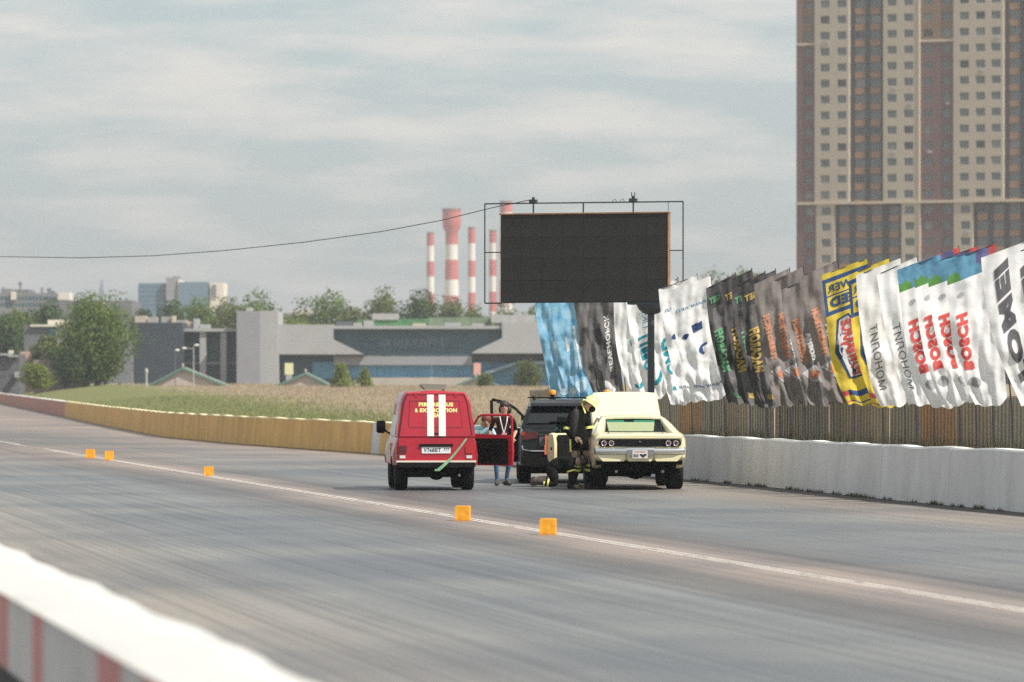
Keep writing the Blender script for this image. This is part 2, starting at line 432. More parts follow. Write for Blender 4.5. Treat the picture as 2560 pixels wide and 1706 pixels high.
# double centre line, painted in stretches
def linex(Y): return 12.99 - .19 * Y
b = MB()
for off, wdt in ((-.085, .07), (.055, .075)):
    y = -5
    while y < 230:
        n_ = y + random.uniform(5, 14)
        if not (140 < y < 150):
            b.add([(linex(q) + off + k * wdt * random.uniform(.92, 1), q, .004) for q in (y, n_) for k in (0, 1)], [(0, 1, 3, 2)])
        y = n_ + (0.0 if random.random() < .7 else .25)
b.build("centre_line_marking", M_line, kind='structure')

# ------------------------------------------------------------------ walls along the track
def wall_thing(name, label, ys, m, mcap, thick=.28, group=None):
    """concrete wall from ys[0] to ys[-1] in sections, its face towards the track"""
    x0, _ = wallx(ys[0])
    t = thing(name, label, 'wall', (x0, ys[0], 0))
    for a, c in zip(ys, ys[1:]):
        b = MB(); n = max(2, int((c - a) / .6)); rings = []; caps = []
        ga = .012
        for i in range(n + 1):
            y = a + ga + (c - a - 2 * ga) * i / n
            x, h = wallx(y)
            h += .012 * math.sin(y * 1.9) + random.uniform(-.008, .008)
            dx, dy = 1.0, .19
            rings.append([(x - .03, y, .012), (x + .03, y, h - .03), (x + .05, y, h), (x + thick, y, h), (x + thick + .04, y, .012)])
        rings = [[(p[0] - x0, p[1] - ys[0], p[2]) for p in r] for r in rings]
        b.loft(rings)
        # paler top layer, sunlight painted into its colour, laid 4 mm over the section
        top = []
        for r in rings:
            top.append([(r[1][0] - .004, r[1][1], r[1][2] + .0), (r[2][0] - .002, r[2][1], r[2][2] + .005), (r[3][0] + .004, r[3][1], r[3][2] + .005), (r[3][0] + .004, r[3][1], r[3][2] - .03)])
        b.cur = 1; b.loft(top, closed=False, cap=False)
        b.build("wall_section", [m, mcap], t)
    return t
wall_thing("concrete_wall", "pale grey-white concrete track wall on the right, running from the cream coupe out of the frame", [58, 66.3, 74, 79.6, 84.2, 90, 96, 102, 108, 115, 122, 128], M_white, M_cap)
wall_thing("concrete_wall", "yellow painted concrete wall stretch almost hidden behind the red van", [128, 132, 136.4], M_yel, M_capy)
wall_thing("concrete_wall", "single short white stretch of track wall set between yellow ones, left of the red van", [136.4, 137.6], M_white, M_cap)
wall_thing("concrete_wall", "long yellow painted concrete track wall bordering the grass field", [137.6, 146, 155, 165, 176, 188, 202, 218, 236, 257, 281], M_yel, M_capy)
wall_thing("concrete_wall", "faded red far end of the track wall at the left edge of the frame", [281, 310, 345, 390, 450, 520, 600], M_red, M_cap)

# foreground barrier, out of focus
def nearx(Y): return 2.086 - .192 * Y
fb = thing("foreground_barrier", "blurred white-topped barrier with red and white panels in the lower left corner", 'barrier', (nearx(15), 15, 0))
M_fbt = mat("white_barrier_top", (.50, .495, .47), .85, var=.08, vs=3)
M_fbp = mat("grey_white_banner", (.62, .605, .59), .7, var=.1, vs=2)
M_fbr = mat("faded_red_banner", (.62, .28, .27), .7, var=.12, vs=3)
M_fbd = mat("dark_barrier_base", (.03, .035, .04), .7, var=.3, vs=2)
b = MB(); rings = []
ox, oy = nearx(15), 15
for i in range(75):
    y = 10 + i * .35
    x = nearx(y); wv = .016 * math.sin(y * 2.6) + .022 * math.sin(y * 1.15 + 2) + random.uniform(-.006, .006); hv = .008 * math.sin(y * 2.9) + .013 * math.sin(y * 1.3 + 1) - .06
    w_ = .64 + wv
    rings.append([(x - ox - .02, y - oy, .975), (x - ox - .035, y - oy, .985), (x - ox, y - oy, 1.01 + hv * .3), (x - ox + w_ * .5, y - oy, 1.03 + hv * .6), (x - ox + w_ - .06, y - oy, 1.03 + hv), (x - ox + w_, y - oy, .985 + hv), (x - ox + w_, y - oy, .96)])
b.loft(rings); b.build("barrier_top", M_fbt, fb, smooth=50)
cuts = [10, 11.2, 11.8, 12.9, 13.5, 14.4, 15.0, 16.2, 16.8, 17.9, 18.6, 19.5, 20.5, 23.15, 23.8, 25.3, 26.0, 28.6, 29.4, 33]
for i, (a, c) in enumerate(zip(cuts, cuts[1:])):
    b = MB(); r_ = []
    for y in (a, (a + c) / 2, c):
        x = nearx(y) - ox; q = random.uniform(-.004, .004)
        r_.append([(x + q, y - oy, .56), (x + q, y - oy, .972), (x + .02, y - oy, .972), (x + .02, y - oy, .56)])
    b.loft(r_); b.build("banner_panel", M_fbr if i % 2 else M_fbp, fb)
b = MB(); b.loft([[(nearx(y) - ox + .03, y - oy, .0), (nearx(y) - ox + .03, y - oy, .94), (nearx(y) - ox + .5, y - oy, .94), (nearx(y) - ox + .5, y - oy, 0)] for y in (10, 20, 33)])
b.build("barrier_base", M_fbd, fb)

# ------------------------------------------------------------------ corrugated fence behind the right wall
def fencex(Y): return 26.0 - .19 * Y
M_fen = mat("weathered_corrugated_sheet", (.46, .37, .27), .75, col2=(.28, .23, .17), vs=1.0, detail=7, thr=(.3, .7), stretch=(1.2, 1.2, .3), metal=.0)
M_fen2 = mat("rusty_corrugated_sheet", (.52, .30, .15), .8, col2=(.33, .22, .14), vs=1.0, detail=6, thr=(.35, .65), stretch=(1, 1, .3))
M_fen3 = mat("grey_corrugated_sheet", (.42, .365, .29), .75, col2=(.27, .24, .19), vs=1.2, detail=6, stretch=(1, 1, .3))
M_wood = mat("old_fence_post", (.22, .18, .14), .8, var=.3, vs=4)
fence = thing("corrugated_fence", "brown rusty corrugated metal sheet fence behind the white wall under the flags", 'fence', (fencex(80), 80, 0))
d = Vector((-.19, 1, 0)).normalized(); nrm = Vector((-1, -.19, 0)).normalized()
q = 0; s0 = -16.0; pj = 0
while s0 < 53:
    wd = 2.45
    b = MB(); pts = []; per = .245; k = int(round(wd / per)); hh = 1.93 + random.uniform(-.05, .05)
    tilt = random.uniform(-.01, .01)
    for i in range(k):
        for (f_, dz) in ((0, 0), (.05, .034), (.5, .034), (.55, 0)):
            pts.append(((i + f_) * per, dz + random.uniform(-.003, .003)))
    pts.append((k * per, 0))
    vs = []
    for (s_, dz) in pts:
        for z in (.05, .7, 1.35, hh):
            p = d * (s0 + s_) + nrm * (dz + tilt * z + (pj % 2) * .012)
            vs.append((p.x, p.y, z))
    fs = [(i * 4 + j, i * 4 + j + 1, i * 4 + j + 5, i * 4 + j + 4) for i in range(len(pts) - 1) for j in range(3)]
    b.add(vs, fs)
    r_ = random.random()
    b.build("fence_panel", M_fen2 if r_ < .2 else (M_fen3 if r_ < .5 else M_fen), fence)
    if pj % 2 == 0:
        p = d * (s0) - nrm * .09
        MB().box(p.x - .05, p.x + .05, p.y - .05, p.y + .05, 0, 2.0).build("fence_post", M_wood, fence)
    s0 += wd; pj += 1
# weeds between wall and fence and along the wall's foot
def blades(name, pts_fn, n, m, hmin, hmax, wmin, wmax, label=None, cat=None, kind='stuff', parent=None):
    base = np.array([pts_fn() for _ in range(n)])
    h = rng.uniform(hmin, hmax, n); w = rng.uniform(wmin, wmax, n); a = rng.uniform(0, math.pi, n)
    lx = rng.normal(0, .25, n) * h; ly = rng.normal(0, .25, n) * h
    ca, sa = np.cos(a) * w / 2, np.sin(a) * w / 2
    v = np.empty((n, 3, 3))
    v[:, 0] = base - np.stack([ca, sa, np.full(n, .02)], 1); v[:, 1] = base + np.stack([ca, sa, np.full(n, -.02)], 1)
    v[:, 2] = base + np.stack([lx, ly, h], 1)
    me = bpy.data.meshes.new(name); me.vertices.add(n * 3); me.vertices.foreach_set('co', v.reshape(-1))
    me.loops.add(n * 3); me.loops.foreach_set('vertex_index', np.arange(n * 3))
    me.polygons.add(n); me.polygons.foreach_set('loop_start', np.arange(0, n * 3, 3)); me.polygons.foreach_set('loop_total', np.full(n, 3))
    me.update(); me.validate(); me.materials.append(m)
    o = link(name, me, parent, None, kind)
    if label: tag(o, label, cat)
    return o
M_weed = mat("dark_weeds", (.085, .085, .045), .9, var=.35, vs=2)
M_weedd = mat("dark_dead_weeds", (.09, .075, .05), .9, var=.35, vs=2)
def wp():
    y = random.uniform(66, 112); x0, x1 = wallx(y)[0] + .5, fencex(y) - .15
    return (max(x0 + .3, x1 - abs(random.gauss(0, .7))), y, .02)
blades("weeds", wp, 9000, M_weed, .5, 1.15, .02, .07, "dark green weeds growing between the white wall and the corrugated fence", "weeds")
tufts = [(random.uniform(66, 100), random.uniform(.05, .15)) for _ in range(46)] + [(94.0, .2), (94.3, .26), (93.6, .14), (83.2, .2), (76.4, .2)]
def wp2():
    c, s_ = random.choice(tufts); y = c + random.gauss(0, s_)
    return (wallx(y)[0] - .06 - abs(random.gauss(0, .03)), y, .0)
blades("weed_tufts", wp2, 1500, M_weedd, .02, .10, .008, .03, "small dark weed tufts along the foot of the white wall", "weeds")
# darker strip at the wall's foot
b = MB(); ys_ = [60 + i * 2.5 for i in range(25)]
b.loft([[(wallx(y)[0] - .55 - .1 * math.sin(y), y, .004), (wallx(y)[0] - .035, y, .006)] for y in ys_], closed=False, cap=False)
b.build("wall_foot_dark_strip", mat("dark_foot_strip", (.075, .068, .062), .9, var=.4, vs=5), kind='structure')
# dry grass tufts over the field
def fp(dry):
    while True:
        y = random.uniform(170, 640) if dry else random.uniform(165, 420)
        x = y * random.uniform(-.118, .012)
        wx = wallx(y)[0]
        if x > wx + .8:
            g_ = y + 8 * x > 225 + random.uniform(-45, 45)
            if g_ == dry: return (x, y, terr(x, y))
blades("dry_grass", lambda: fp(True), 60000, mat("dry_grass_blades", (.34, .275, .185), .9, var=.15, vs=.2), .08, .30, .02, .07, "tall dry straw coloured grass across the far field", "grass")
blades("green_grass", lambda: fp(False), 40000, mat("green_grass_blades", (.17, .19, .07), .9, var=.15, vs=.2), .05, .2, .015, .06, "short green grass of the field behind the yellow wall", "grass")

# ------------------------------------------------------------------ orange marker blocks on the centre line
M_or = mat("orange_foam", (.80, .36, .02), .75, var=.22, vs=14)
M_ord = mat("scuffed_orange_foam", (.62, .27, .03), .7, var=.25, vs=12)
for u, vb, s_, lab in ((1370, 1337, .225, "largest orange foam marker block, nearest on the white centre line"),
                     (1157, 1302, .228, "second nearest orange foam marker block, below the red van's right wheel"),
                     (522, 1190, .21, "orange foam marker block standing alone halfway along the white line"),
                     (273, 1151, .25, "right one of the two farthest orange marker blocks at the left"),
                     (226, 1146, .25, "left one of the two farthest orange marker blocks at the left")):
    Y = GY(vb); X = (u - 1280) * Y / F
    t = thing("marker_block", lab, 'marker block', (X, Y, 0), random.uniform(-.12, .12), "orange foam marker blocks on the centre line")
    h = s_ / 2
    MB().bbox(-h, h, -h, h, .004, s_, .012).build("foam_cube", M_or, t, smooth=30)
    MB().box(-h - .004, h + .004, -h - .004, h + .004, .0, .02).build("base_pad", M_ord, t)
# ------------------------------------------------------------------ trees
M_bark = mat("bark", (.10, .08, .06), .9, var=.3, vs=2)
def leafmat(name, a, c, tl=.42):
    m = mat(name, a, .75, col2=c, vs=.35, detail=4, thr=(.35, .65), tl=tl, coords='Object', spec=.2); return m
LM = [leafmat("mid_green_leaves", (.17, .235, .05), (.085, .13, .03)), leafmat("yellow_green_leaves", (.25, .30, .06), (.14, .18, .035)),
      leafmat("dark_green_leaves", (.10, .15, .05), (.045, .08, .03)), leafmat("olive_green_leaves", (.18, .215, .07), (.10, .125, .045)),
      leafmat("dry_brown_leaves", (.17, .125, .07), (.09, .075, .04))]
def crown_mesh(blobs, n, ls):
    """leaf-sized quads through the volume of several ellipsoid clumps (cx, cy, cz, rx, ry, rz)"""
    bl = np.array(blobs, float); vol = np.prod(bl[:, 3:], 1) ** .72; k = rng.choice(len(bl), n, p=vol / vol.sum())
    dd = rng.normal(size=(n, 3)); dd /= np.linalg.norm(dd, axis=1)[:, None]
    # second-level clumps: leaves gather in sprays
    rad = np.clip(rng.beta(5, 1.6, n), 0, 1.0)
    lump = 1 + .16 * np.sin(dd[:, 0] * 7 + k) * np.sin(dd[:, 1] * 6 + 2 * k) + .16 * np.sin(dd[:, 2] * 8 + 3 * k)
    c = bl[k, :3] + dd * bl[k, 3:] * (rad * lump)[:, None] + rng.normal(0, ls * .3, (n, 3))
    nn = dd * .8 + rng.normal(0, .6, (n, 3)) + np.array([0, 0, .35]); nn /= np.linalg.norm(nn, axis=1)[:, None]
    t1 = np.cross(nn, rng.normal(size=(n, 3))); t1 /= np.linalg.norm(t1, axis=1)[:, None]; t2 = np.cross(nn, t1)
    s = ls * rng.uniform(.5, 1.25, n)[:, None]; a = s * .5; e = s * .36
    v = np.stack([c - t1 * a, c - t2 * e, c + t1 * a, c + t2 * e], 1)
    me = bpy.data.meshes.new("crown"); me.vertices.add(n * 4); me.vertices.foreach_set('co', v.reshape(-1))
    me.loops.add(n * 4); me.loops.foreach_set('vertex_index', np.arange(n * 4))
    me.polygons.add(n); me.polygons.foreach_set('loop_start', np.arange(0, n * 4, 4)); me.polygons.foreach_set('loop_total', np.full(n, 4))
    me.update(); me.validate(); return me
def tree(name, label, base, w, h, lm, n=2600, ls=.42, low=.15, cat='tree', group=None, nb=13, trunk=True, shape='round'):
    t = thing(name, label, cat, base, 0, group)
    blobs = []
    for i in range(nb):
        f = (i + .5) / nb; z = h * (low + (1 - low) * (.1 + .78 * f))
        env = math.sin(math.pi * min(1, max(.12, (z / h - low * .6) / (1.12 - low * .6)))) ** .6
        if shape == 'cone': env = 1.05 - f
        a = i * 2.4 + random.uniform(-.5, .5); rr = w * .5 * env * random.uniform(.15, .6)
        r_ = w * random.uniform(.2, .31) * (.6 + .4 * env)
        blobs.append((math.cos(a) * rr, math.sin(a) * rr, z, r_, r_, r_ * random.uniform(.75, 1.1) * min(1.2, h / w)))
    blobs.append((0, 0, h * .6, w * .26, w * .26, h * .3))
    me = crown_mesh(blobs, n, ls); me.materials.append(LM[lm]); link("crown", me, t)
    if trunk:
        b = MB(); r0 = max(.05, w * .028)
        b.tube([(0, 0, -.2), (.1 * r0, 0, h * .2), (.3 * r0, .2 * r0, h * .5), (0, 0, h * .85)], [r0 * 1.3, r0, r0 * .65, r0 * .15], 7)
        for bl in blobs[:8]:
            b.tube([(0, 0, min(bl[2] * .6, h * .5)), (bl[0] * .6, bl[1] * .6, bl[2] * .85), (bl[0], bl[1], bl[2])], [r0 * .45, r0 * .3, r0 * .1], 5)
        b.build("trunk", M_bark, t)
    return t
def tree_px(name, label, u, vt, vb, wpx, Y, lm, z0=None, **k):
    z0 = 1.55 if z0 is None else z0
    top = CH + (955 - vt) * Y / F
    return tree(name, label, ((u - 1280) * Y / F, Y, z0), wpx * Y / F, top - z0, lm, **k)
tree_px("big_tree", "large full green tree at the edge of the field on the left, tallest there", 243, 740, 958, 235, 600, 0, n=15000, ls=.42, low=.03, nb=26)
tree_px("dark_tree", "dark green lower tree growing into the left side of the large tree", 175, 868, 958, 110, 596, 2, n=3600, ls=.36, low=.02, nb=14)
tree_px("green_bush", "light green rounded bush at the field edge near the left frame side", 95, 912, 966, 108, 560, 1, z0=1.4, n=3200, ls=.3, low=0, cat='bush', trunk=False)
tree_px("green_bush", "yellow-green pointed bush in front of the blue glazed mall", 853, 905, 962, 72, 545, 1, z0=1.3, n=2400, ls=.28, low=0, cat='bush', trunk=False, shape='cone')
tree_px("green_bush", "smaller yellow-green bush just right of the pointed bush by the mall", 912, 918, 962, 50, 552, 1, z0=1.3, n=1500, ls=.28, low=0, cat='bush', trunk=False, shape='cone')
tree_px("green_bush", "dark olive bush beside the light blue flag", 1322, 903, 965, 92, 545, 3, z0=1.3, n=2800, ls=.3, low=0, cat='bush', trunk=False)
tree_px("green_bush", "small bush at the foot of the pink and white sign", 1212, 934, 964, 50, 550, 3, z0=1.3, n=1200, ls=.28, low=0, cat='bush', trunk=False)
far = [("leftmost dark tree behind the low building at the frame edge", 10, 800, 90, 720, 2), ("round dark green tree behind the long grey block at the left", 105, 752, 120, 760, 2),
       ("tree at the far left with its top just under the grey block", 40, 775, 90, 750, 0), ("small brownish tree left of the large green tree", 112, 850, 70, 640, 3),
       ("small tree to the left of the blue-grey office block", 360, 762, 60, 900, 2), ("dark tree hiding the foot of the blue-grey office block", 432, 742, 78, 860, 2),
       ("broad tree in front of the right end of the office block", 500, 740, 110, 840, 0), ("loose tree filling the gap right of the office block", 562, 742, 100, 900, 3),
       ("wide tree rising above the grey tower of the mall", 640, 738, 110, 860, 0), ("lower tree between the dark block and the grey tower", 590, 765, 90, 830, 3),
       ("hazy tree with a rounded top above the light mall wall", 812, 730, 118, 850, 0), ("low hazy tree just right of the grey tower", 738, 792, 90, 830, 1), ("bushy tree behind the mall between two taller crowns", 880, 760, 80, 820, 3),
       ("tallest hazy tree over the mall, left of the chimneys", 952, 719, 112, 860, 3), ("tree in front of the leftmost striped chimney", 1046, 730, 105, 850, 2),
       ("tree at the foot of the widest chimney", 1112, 742, 80, 870, 3), ("tree below the third striped chimney", 1172, 765, 90, 850, 0), ("tree seen under the left end of the screen", 1250, 768, 110, 860, 3),
       ("tree behind the light blue flag's upper left edge", 1335, 765, 90, 850, 0), ("tree hidden for the most part behind the grey flags", 1420, 770, 110, 860, 2)]
for lab, u, vt, w, Y, lm in far:
    tree_px("far_tree", lab, u, vt, 955, w * 1.45, Y, lm, n=6500, ls=.62, low=.0, group="trees beyond the mall and the field", nb=12)
for u, vt, w, lab in ((1868, 660, 46, "small treetop peeping above the black flags"), (1806, 678, 52, "faint treetop just left of the one above the black flags"), (1905, 672, 46, "faint treetop to the right of the one above the black flags")):
    tree_px("far_tree", lab, u, vt, 955, w * 2.4, 800, 3, n=2600, ls=.6, low=.35, group="trees beyond the mall and the field")

# ------------------------------------------------------------------ shopping mall at 700 m
YM = 700
def px(u, Y=YM): return (u - 1280) * Y / F
def pz(v, Y=YM): return CH + (955 - v) * Y / F
M_lg = mat("light_grey_cladding", (.35, .355, .36), .6, var=.05, vs=.3)
M_gr = mat("grey_cladding", (.26, .265, .285), .6, var=.05, vs=.3)
M_sl = mat("slate_cladding", (.028, .040, .055), .6, var=.12, vs=.3)
M_gl = mat("dark_teal_glass", (.03, .08, .105), .4, var=.2, vs=.2)
M_gl2 = mat("blue_glass", (.08, .24, .38), .45, var=.2, vs=.3)
M_sof = mat("dark_soffit", (.05, .05, .055), .8)
M_bei = mat("beige_plinth", (.42, .38, .33), .8, var=.1, vs=.5)
M_ylw = mat("yellow_sign_face", (.7, .68, .40), .6)
mall = thing("shopping_mall", "long low shopping mall with grey cladding and a dark trapezoid glass front", 'building', (px(800), YM, 1.6))
MO = Vector((px(800), YM, 1.6))
def mpart(name, u0, u1, v0, v1, y0, y1, m, parent=mall):
    return MB().box(px(u0) - MO.x, px(u1) - MO.x, y0, y1, pz(v1) - MO.z, pz(v0) - MO.z).build(name, m, parent)
def mpoly(name, pts, y0, y1, m):
    return MB().prism_y([(px(u) - MO.x, pz(v) - MO.z) for u, v in pts], y0, y1, m and None).build(name, m, mall)
mpart("slate_block", 342, 462, 808, 966, -6, 30, M_sl)
mpart("roof_fascia", 458, 597, 822, 829.5, -1.2, 20, M_lg)
mpart("back_wall", 461, 597, 829.5, 966, 3.2, 20, M_gl)
for a, c in ((462, 500), (516, 552), (567, 596)):
    w = mpart("window", a + .4, c - .4, 831, 904, 2.0, 3.1, M_gl)
    mpart("window", a + .4, c - .4, 913, 965, 2.0, 3.1, M_gl)
mpart("transom", 462, 597, 904.5, 912.5, 1.4, 3.1, M_gr)
mpart("column", 500, 516, 829.5, 966, -.8, 1.3, M_lg); mpart("column", 552, 567, 829.5, 966, -.8, 1.3, M_lg)
mpart("stair_tower", 596, 653, 779, 966, -4.5, 12, M_gr)
mpart("stair_tower", 653.3, 698, 778, 966, -3.9, 12, M_lg)
mpoly("upper_wall", [(698.3, 812), (834, 812), (834, 849), (910, 886.5), (698.3, 886.5)], -1.0, 18, M_lg)
mpoly("glass_front", [(834.2, 823), (1255, 823), (1255, 846), (1192, 874), (1178, 890), (912, 887), (834.2, 848.7)], 1.0, 18, M_gl)
mpart("roof_fascia", 834.3, 1255, 815, 822.8, -.6, 18, M_lg)
mpoly("upper_wall", [(1255.3, 806), (1500, 806), (1500, 884), (1178, 884), (1192, 875), (1255.3, 846)], -1.0, 18, M_lg)
mpart("soffit", 690, 912, 886.8, 891, -.8, 12, M_sof)
mpart("soffit", 1180, 1500, 884.3, 903, 1.2, 12, M_sof)
mpart("spandrel", 834, 1180, 891, 913, .2, 12, M_gr)
mpart("dark_glazing", 698.5, 834, 891.3, 966, 2.2, 12, M_gl)
mpart("blue_glazing", 780, 840, 905, 948, 1.4, 2.1, M_gl2)
for k in range(10):
    mpart("window", 841 + k * 34, 874 + k * 34, 913.4, 944, 1.2, 3, M_gl2)
mpart("blue_glazing", 1181, 1500, 903.3, 966, 2.4, 12, M_gl2)
mpoly("ramp_canopy", [(1200, 934), (1290, 905), (1500, 900), (1500, 908), (1290, 912), (1204, 940)], .1, 2.2, mat("pale_blue_canopy", (.22, .30, .38), .5))
mpart("plinth", 930, 1180, 944.5, 966, -1, 3, M_bei)
for k, (a, c) in enumerate(((935, 960), (963, 1000), (1003, 1040), (1043, 1078))):
    pass
# faint unlit letters on the glass front
t_ = text_part("lettering", "lettering", mat("dull_blue_letters", (.10, .145, .20), .5), mall, (px(1030) - MO.x, .98 - .03, pz(860) - MO.z), 1.5, width=px(1115) - px(985), bold=.03) if False else \
    text_part("ФИМАРТ", "lettering", mat("dull_blue_letters", (.10, .145, .20), .5), mall, (px(1035) - MO.x, .95, pz(858) - MO.z), 1.6, width=px(1120) - px(955), bold=.03)
MB().prism_y([(px(940) - MO.x, pz(866) - MO.z), (px(955) - MO.x, pz(866) - MO.z), (px(952) - MO.x, pz(856) - MO.z), (px(944) - MO.x, pz(855) - MO.z)], .9, .99).build("emblem", mat("deep_blue_emblem", (.05, .09, .22), .5), mall)
# roof equipment, each unit a part
M_ru = mat("roof_unit_grey", (.36, .35, .33), .7, var=.15, vs=1); M_ru2 = mat("roof_unit_beige", (.50, .42, .33), .7, var=.1, vs=1)
M_ru3 = mat("green_netting", (.07, .20, .08), .8, var=.3, vs=1); M_ru4 = mat("roof_unit_dark", (.10, .11, .12), .7)
for u0, u1, v0, v1, m, y in ((332, 358, 789, 808, M_ru2, 4), (362, 385, 792, 808, M_ru, 5), (398, 430, 791, 808, M_ru, 4), (425, 432, 789, 808, M_ru2, 3), (436, 462, 800, 808, M_ru, 4), (452, 474, 803, 821.8, M_ru2, 6),
                     (478, 490, 796, 821.8, M_lg, 5), (492, 516, 810, 821.8, M_lg, 6), (838, 876, 803, 814.8, M_ru4, 4), (880, 900, 806, 814.8, M_ru, 5), (926, 992, 782, 798, M_ru, 9), (905, 930, 800, 814.8, M_ru, 8),
                     (1030, 1062, 808, 814.8, M_ru2, 4), (1110, 1150, 806, 814.8, M_lg, 5), (1180, 1210, 808, 814.8, M_ru, 5), (1228, 1340, 786, 805.8, M_ru, 7), (612, 626, 769, 777.8, M_ru, 3)):
    mpart("roof_unit", u0, u1, v0, v1, y, y + 4, m)
mpart("roof_netting", 886, 994, 798, 814.8, 9.2, 12, M_ru3); mpart("roof_netting", 994.5, 1066, 795, 814.8, 9.4, 12, M_ru3); mpart("roof_netting", 1067, 1226, 792, 814.8, 9.7, 12, mat("pale_green_netting", (.17, .22, .14), .8, var=.3, vs=1))
# signs standing before the mall
for u0, u1, v0, v1, m1, lab, Y in ((1184, 1202, 908, 938, mat("pink_sign_face", (.68, .36, .32), .6), "narrow upright pink and white sign in front of the mall", 640), (712, 733, 908, 937, M_ylw, "pale yellow upright sign beside the grey tower", 640)):
    t = thing("upright_sign", lab, 'sign', (px((u0 + u1) / 2, Y), Y, 1.5)); c = px((u0 + u1) / 2, Y)
    MB().box(px(u0, Y) - c, px(u1, Y) - c, -.15, .15, pz(v1, Y) - 1.5, pz(v0, Y) - 1.5).build("sign_face", m1, t)
    MB().box(px(u0 + 3, Y) - c, px(u1 - 3, Y) - c, -.12, .12, -.2, pz(v1, Y) - 1.502).build("sign_base", M_lg, t)
# small gabled kiosks with green roof edges
M_gre = mat("green_roof_edge", (.10, .20, .17), .6); M_gab = mat("pale_gable", (.44, .38, .34), .8, var=.1, vs=.6); M_roof = mat("grey_green_roof", (.22, .24, .19), .8, var=.1, vs=.5)
for ap, va, a, c, Y, lab in ((457, 918, 372, 566, 580, "largest pale gable with green roof edges in front of the dark glazed entrance"), (764, 931, 692, 826, 590, "middle pale gable with a green edge, left of the pointed bush"), (1197, 939, 1140, 1250, 600, "smallest pale gable, right of the mall's beige plinth")):
    t = thing("gabled_kiosk", lab, 'kiosk', (px(ap, Y), Y, 1.3)); o_ = px(ap, Y)
    zA = pz(va, Y) - 1.3; zL = pz(962, Y) - 1.3; xa, xc = px(a, Y) - o_, px(c, Y) - o_
    MB().prism_y([(xa + .7, -.3), (xa + .7, zL), (0, zA - .35), (xc - .7, zL), (xc - .7, -.3)], 0, 6).build("gable_wall", M_gab, t)
    b = MB(); e = .32
    b.prism_y([(xa, zL - e), (xa, zL), (0, zA), (0, zA - e)], -.4, .0); b.prism_y([(0, zA - e), (0, zA), (xc, zL), (xc, zL - e)], -.4, .0); b.build("roof_edge", M_gre, t)
    b = MB(); b.prism_y([(xa, zL - .12), (xa, zL - .01), (0, zA - .01), (0, zA - .12)], .0, 6.2); b.prism_y([(0, zA - .12), (0, zA - .01), (xc, zL - .01), (xc, zL - .12)], 0, 6.2); b.build("roof", M_roof, t)
    MB().lathe([(.12, 0), (.16, .2), (.05, .45), (.0, .5)], (0, .0, zA - .01), n=8).build("finial", M_gab, t)
# street lamps
M_pole = mat("galvanised_pole", (.45, .45, .44), .5)
for u, vt, Y, lab, arms in ((484, 866, 560, "street lamp with two heads in front of the dark glazing", ((-.95, -.25), (.1, .12))), (438, 876, 565, "single bright lamp head before the dark slate block", ((.0, .0),))):
    t = thing("street_lamp", lab, 'street lamp', (px(u, Y), Y, 1.3)); H = pz(vt, Y) - 1.3
    MB().tube([(0, 0, -.2), (0, 0, H)], [.07, .045], 8).build("pole", mat("dark_pole", (.12, .13, .14), .5) if len(arms) == 1 else M_pole, t)
    for ax, az in arms:
        if ax: MB().tube([(0, 0, H - .3), (ax * .5, 0, H + az - .02), (ax, 0, H + az)], .03, 6).build("arm", M_pole, t)
        MB().sphere((ax + (.25 if ax >= 0 else -.2), 0, H + az), .28, sc=(1.1, .6, .45)).build("lamp_head", mat("pale_lamp_head", (.75, .74, .68), .4), t, smooth=60)
t = thing("bollard_post", "white post standing at the right edge of the large green tree", 'post', (px(366, 560), 560, 1.4))
MB().lathe([(.14, -.2), (.12, 1.6), (.15, 1.75), (.22, 1.95), (.18, 2.25), (0, 2.4)], n=10).build("post", M_pole, t, smooth=40)

# ------------------------------------------------------------------ other buildings far left
def block(name, label, Y, u0, u1, v0, depth, m, parts=(), z0=1.0, wins=None, cat='building', mw=None):
    c = px((u0 + u1) / 2, Y); t = thing(name, label, cat, (c, Y, z0))
    MB().box(px(u0, Y) - c, px(u1, Y) - c, 0, depth, -1, pz(v0, Y) - z0).build("wall", m, t)
    for (n_, a, b_, vv0, vv1, y0, y1, mm) in parts:
        MB().box(px(a, Y) - c, px(b_, Y) - c, y0, y1, pz(vv1, Y) - z0, pz(vv0, Y) - z0).build(n_, mm, t)
    if wins:
        a, b_, vv0, vv1, nx_, ny_ = wins; me = None
        for j in range(ny_):
            for i in range(nx_):
                wu = (b_ - a) / nx_; wv = (vv1 - vv0) / ny_; cx = a + (i + .5) * wu; cv = vv0 + (j + .5) * wv
                hw, hh = wu * .32 * Y / F, wv * .3 * Y / F
                if me is None:
                    o = MB().box(-hw, hw, -.06, .1, -hh, hh).build("window", mw or M_gl, t); me = o.data
                else: o = link("window", me, t)
                o.location = (px(cx, Y) - c, -.0, pz(cv, Y) - z0)
    return t
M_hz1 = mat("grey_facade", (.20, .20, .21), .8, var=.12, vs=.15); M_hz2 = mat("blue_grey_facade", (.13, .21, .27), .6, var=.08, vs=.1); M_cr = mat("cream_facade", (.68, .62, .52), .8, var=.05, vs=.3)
M_hz3 = mat("dark_grey_facade", (.13, .135, .15), .8, var=.15, vs=.3); M_pk = mat("pink_facade", (.52, .36, .29), .8, var=.05, vs=.4)
